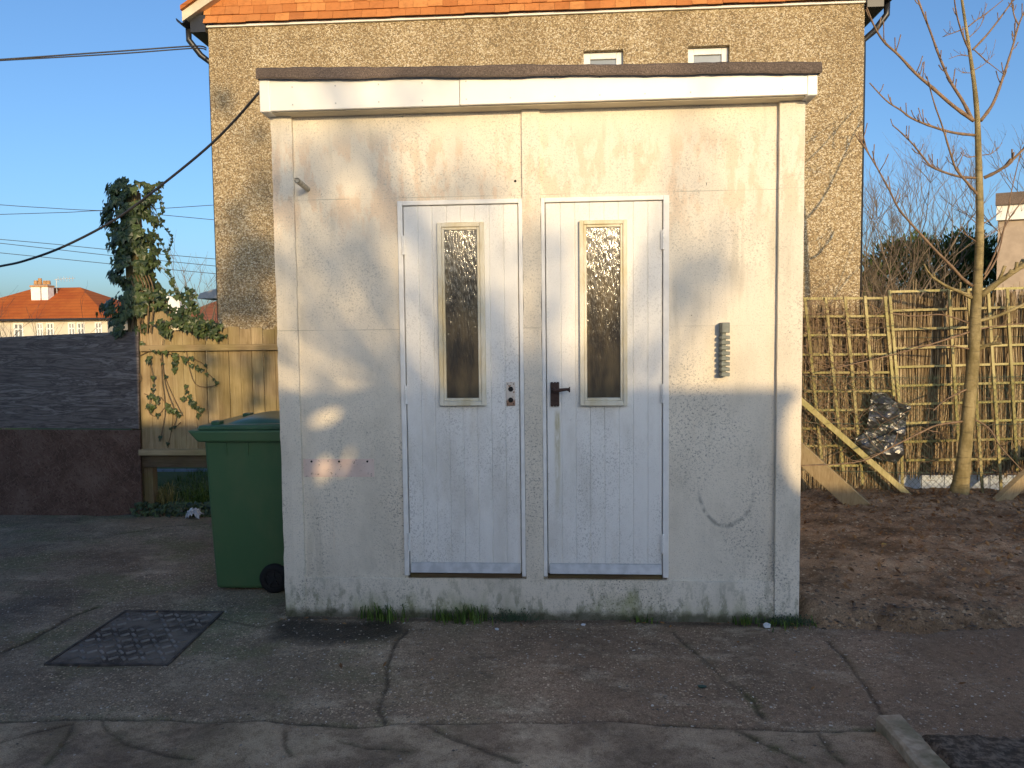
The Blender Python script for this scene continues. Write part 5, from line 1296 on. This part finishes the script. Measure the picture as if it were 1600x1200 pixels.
def ell(px, py, a, b, ang):
    o = []
    for k in range(14):
        t = k*2*math.pi/14; u, v = a*math.cos(t), b*math.sin(t); o.append(back(px+u*math.cos(ang)-v*math.sin(ang), py+u*math.sin(ang)+v*math.cos(ang)))
    return o
holes = [ell(508,652,27,9,-.4), ell(540,722,5,24,.5), ell(505,735,10,22,.3)]  # holes cut so that sun patches land on the shed wall
v2, keep = cut(poly, holes)
mb = MB(); n2 = len(v2); mb.v = [(v.x,CYB,v.y) for v in v2]
for f in keep: mb.face(f)
o = mb.build('boarding', M['white'], hb); sd = o.modifiers.new('solid','SOLIDIFY'); sd.thickness = .02; sd.offset = 0
mb = MB()
for k in range(12): x = -8.8+k*2.05; mb.box(x, x+.09, CYB-.11, CYB-.02, -.1, low-.1)
mb.build('posts', M['post'], hb)
# unseen garage added at the left to shade the fence, white to bounce skylight
gx = P(219,600,LY).x + (LY+2.7)*tx
gr = thing('shade_garage', 'unseen white garage added left of the camera to shade the fence and bounce skylight', 'garage', (gx-1.5,-4.2,0))
mb = MB(); mb.box(gx-3.0, gx, -6.2, -2.7, -.1, 3.9); mb.build('wall', M['white'], gr)
mb = MB(); mb.box(gx-3.08, gx+.0, -6.3, -2.66, 3.901, 4.05); mb.build('roof', M['felt'], gr)
# tree whose crown throws the soft dapples
LT = 18.0
dt = thing('broadleaf_tree', 'tall tree behind the hoarding whose crown dapples the shed', 'tree', (4.95,-17.5,0))
blobs = [(445,300,0,.13,1),(480,268,0,.12,.9),(520,245,0,.12,1),(565,228,0,.12,1),(610,205,0,.10,.8),(545,360,0,.14,1.3),(570,395,0,.14,1.3),(530,420,0,.14,1),(590,480,0,.14,.8),(490,510,0,.13,.8),(555,550,0,.13,.8),(610,565,0,.12,.8),
 (460,400,0,.12,.8),(480,350,0,.1,.5),(700,290,0,.10,.9),(760,300,0,.10,.8),(650,450,0,.10,.6),(690,500,0,.12,.5),(780,470,0,.10,.4),(820,390,0,.10,1),(860,385,0,.1,1),(868,440,0,.11,.8),(850,480,0,.1,.8),(1085,430,0,.13,1.2),(1060,465,0,.10,1),(1115,400,0,.09,.9),(1140,440,0,.07,.8),(1090,480,0,.07,.8),
 (1040,380,0,.10,.8),(1030,435,0,.09,1.0),(1010,560,0,.11,.6),(870,550,0,.10,.5),(750,570,0,.12,.5),(930,570,0,.10,.3),(1105,210,0,.06,.5),(1100,280,0,.06,.4),(1130,350,0,.08,.5),(535,135,-.08,.09,.7),(640,140,-.08,.1,.6),(700,135,-.08,.08,.5),(1100,128,-.08,.07,.5),(425,300,0,.12,.9),(430,420,0,.12,.8),(440,520,0,.12,.7),
 (344,150,4.9,.10,1.8),(352,165,4.9,.07,1.5),(375,430,4.9,.25,1.4),(400,480,4.9,.2,1.2),(370,340,4.9,.2,1),(410,300,4.9,.18,1),(420,400,4.9,.2,1.2),(390,390,4.9,.2,1.3),(355,480,4.9,.18,1.2),(405,210,4.9,.12,.6),
 (328,560,2.36,.07,1.6),(330,600,2.36,.07,1.6),(326,630,2.36,.07,1.5),(412,560,2.36,.08,1.6),(405,590,2.36,.08,1.6),(400,625,2.36,.08,1.3),(380,560,2.36,.06,.5)]
rn = random.Random(55); mb = MB(); mbl = MB(); cps = []
for px, py, Y, r, dens in blobs:
    p = P(px, py, Y); L = (LT+Y+rn.uniform(-1.8,1.8)) if Y < 2 else (14.2 if Y < 3 else 22.); c = p+TOSUN*L; cps.append(c)
    for k in range(int((80*dens*(r/.13)**2)*(1.15 if Y > 2 else .58))+3):
        q = c+Vector([rn.gauss(0,r*.62) for _ in range(3)]); leaf(mb, q, Vector((rn.uniform(-1,1),rn.uniform(-1,1),rn.uniform(-1,1))), rn.uniform(.05,.09), rn, False)
tt = [Vector((4.95,-17.5,-.1)), Vector((5.0,-17.4,1.8)), Vector((4.85,-17.3,3.2)), Vector((4.9,-17.2,4.5))]
mbl.tube(tt, [.26,.2,.15,.08], 10); mbl.build('trunk', M['post'], dt)
lm = MB()
for i, c in enumerate(cps):
    a = tt[2]+(tt[3]-tt[2])*((i % 5)/5); lm.tube([a, (a+c)/2+Vector((0,0,-.15)), c], [.03,.02,.008], 5)
lm.build('limbs', M['post'], dt)
mb.build('crown', M['darkleaf'], dt)
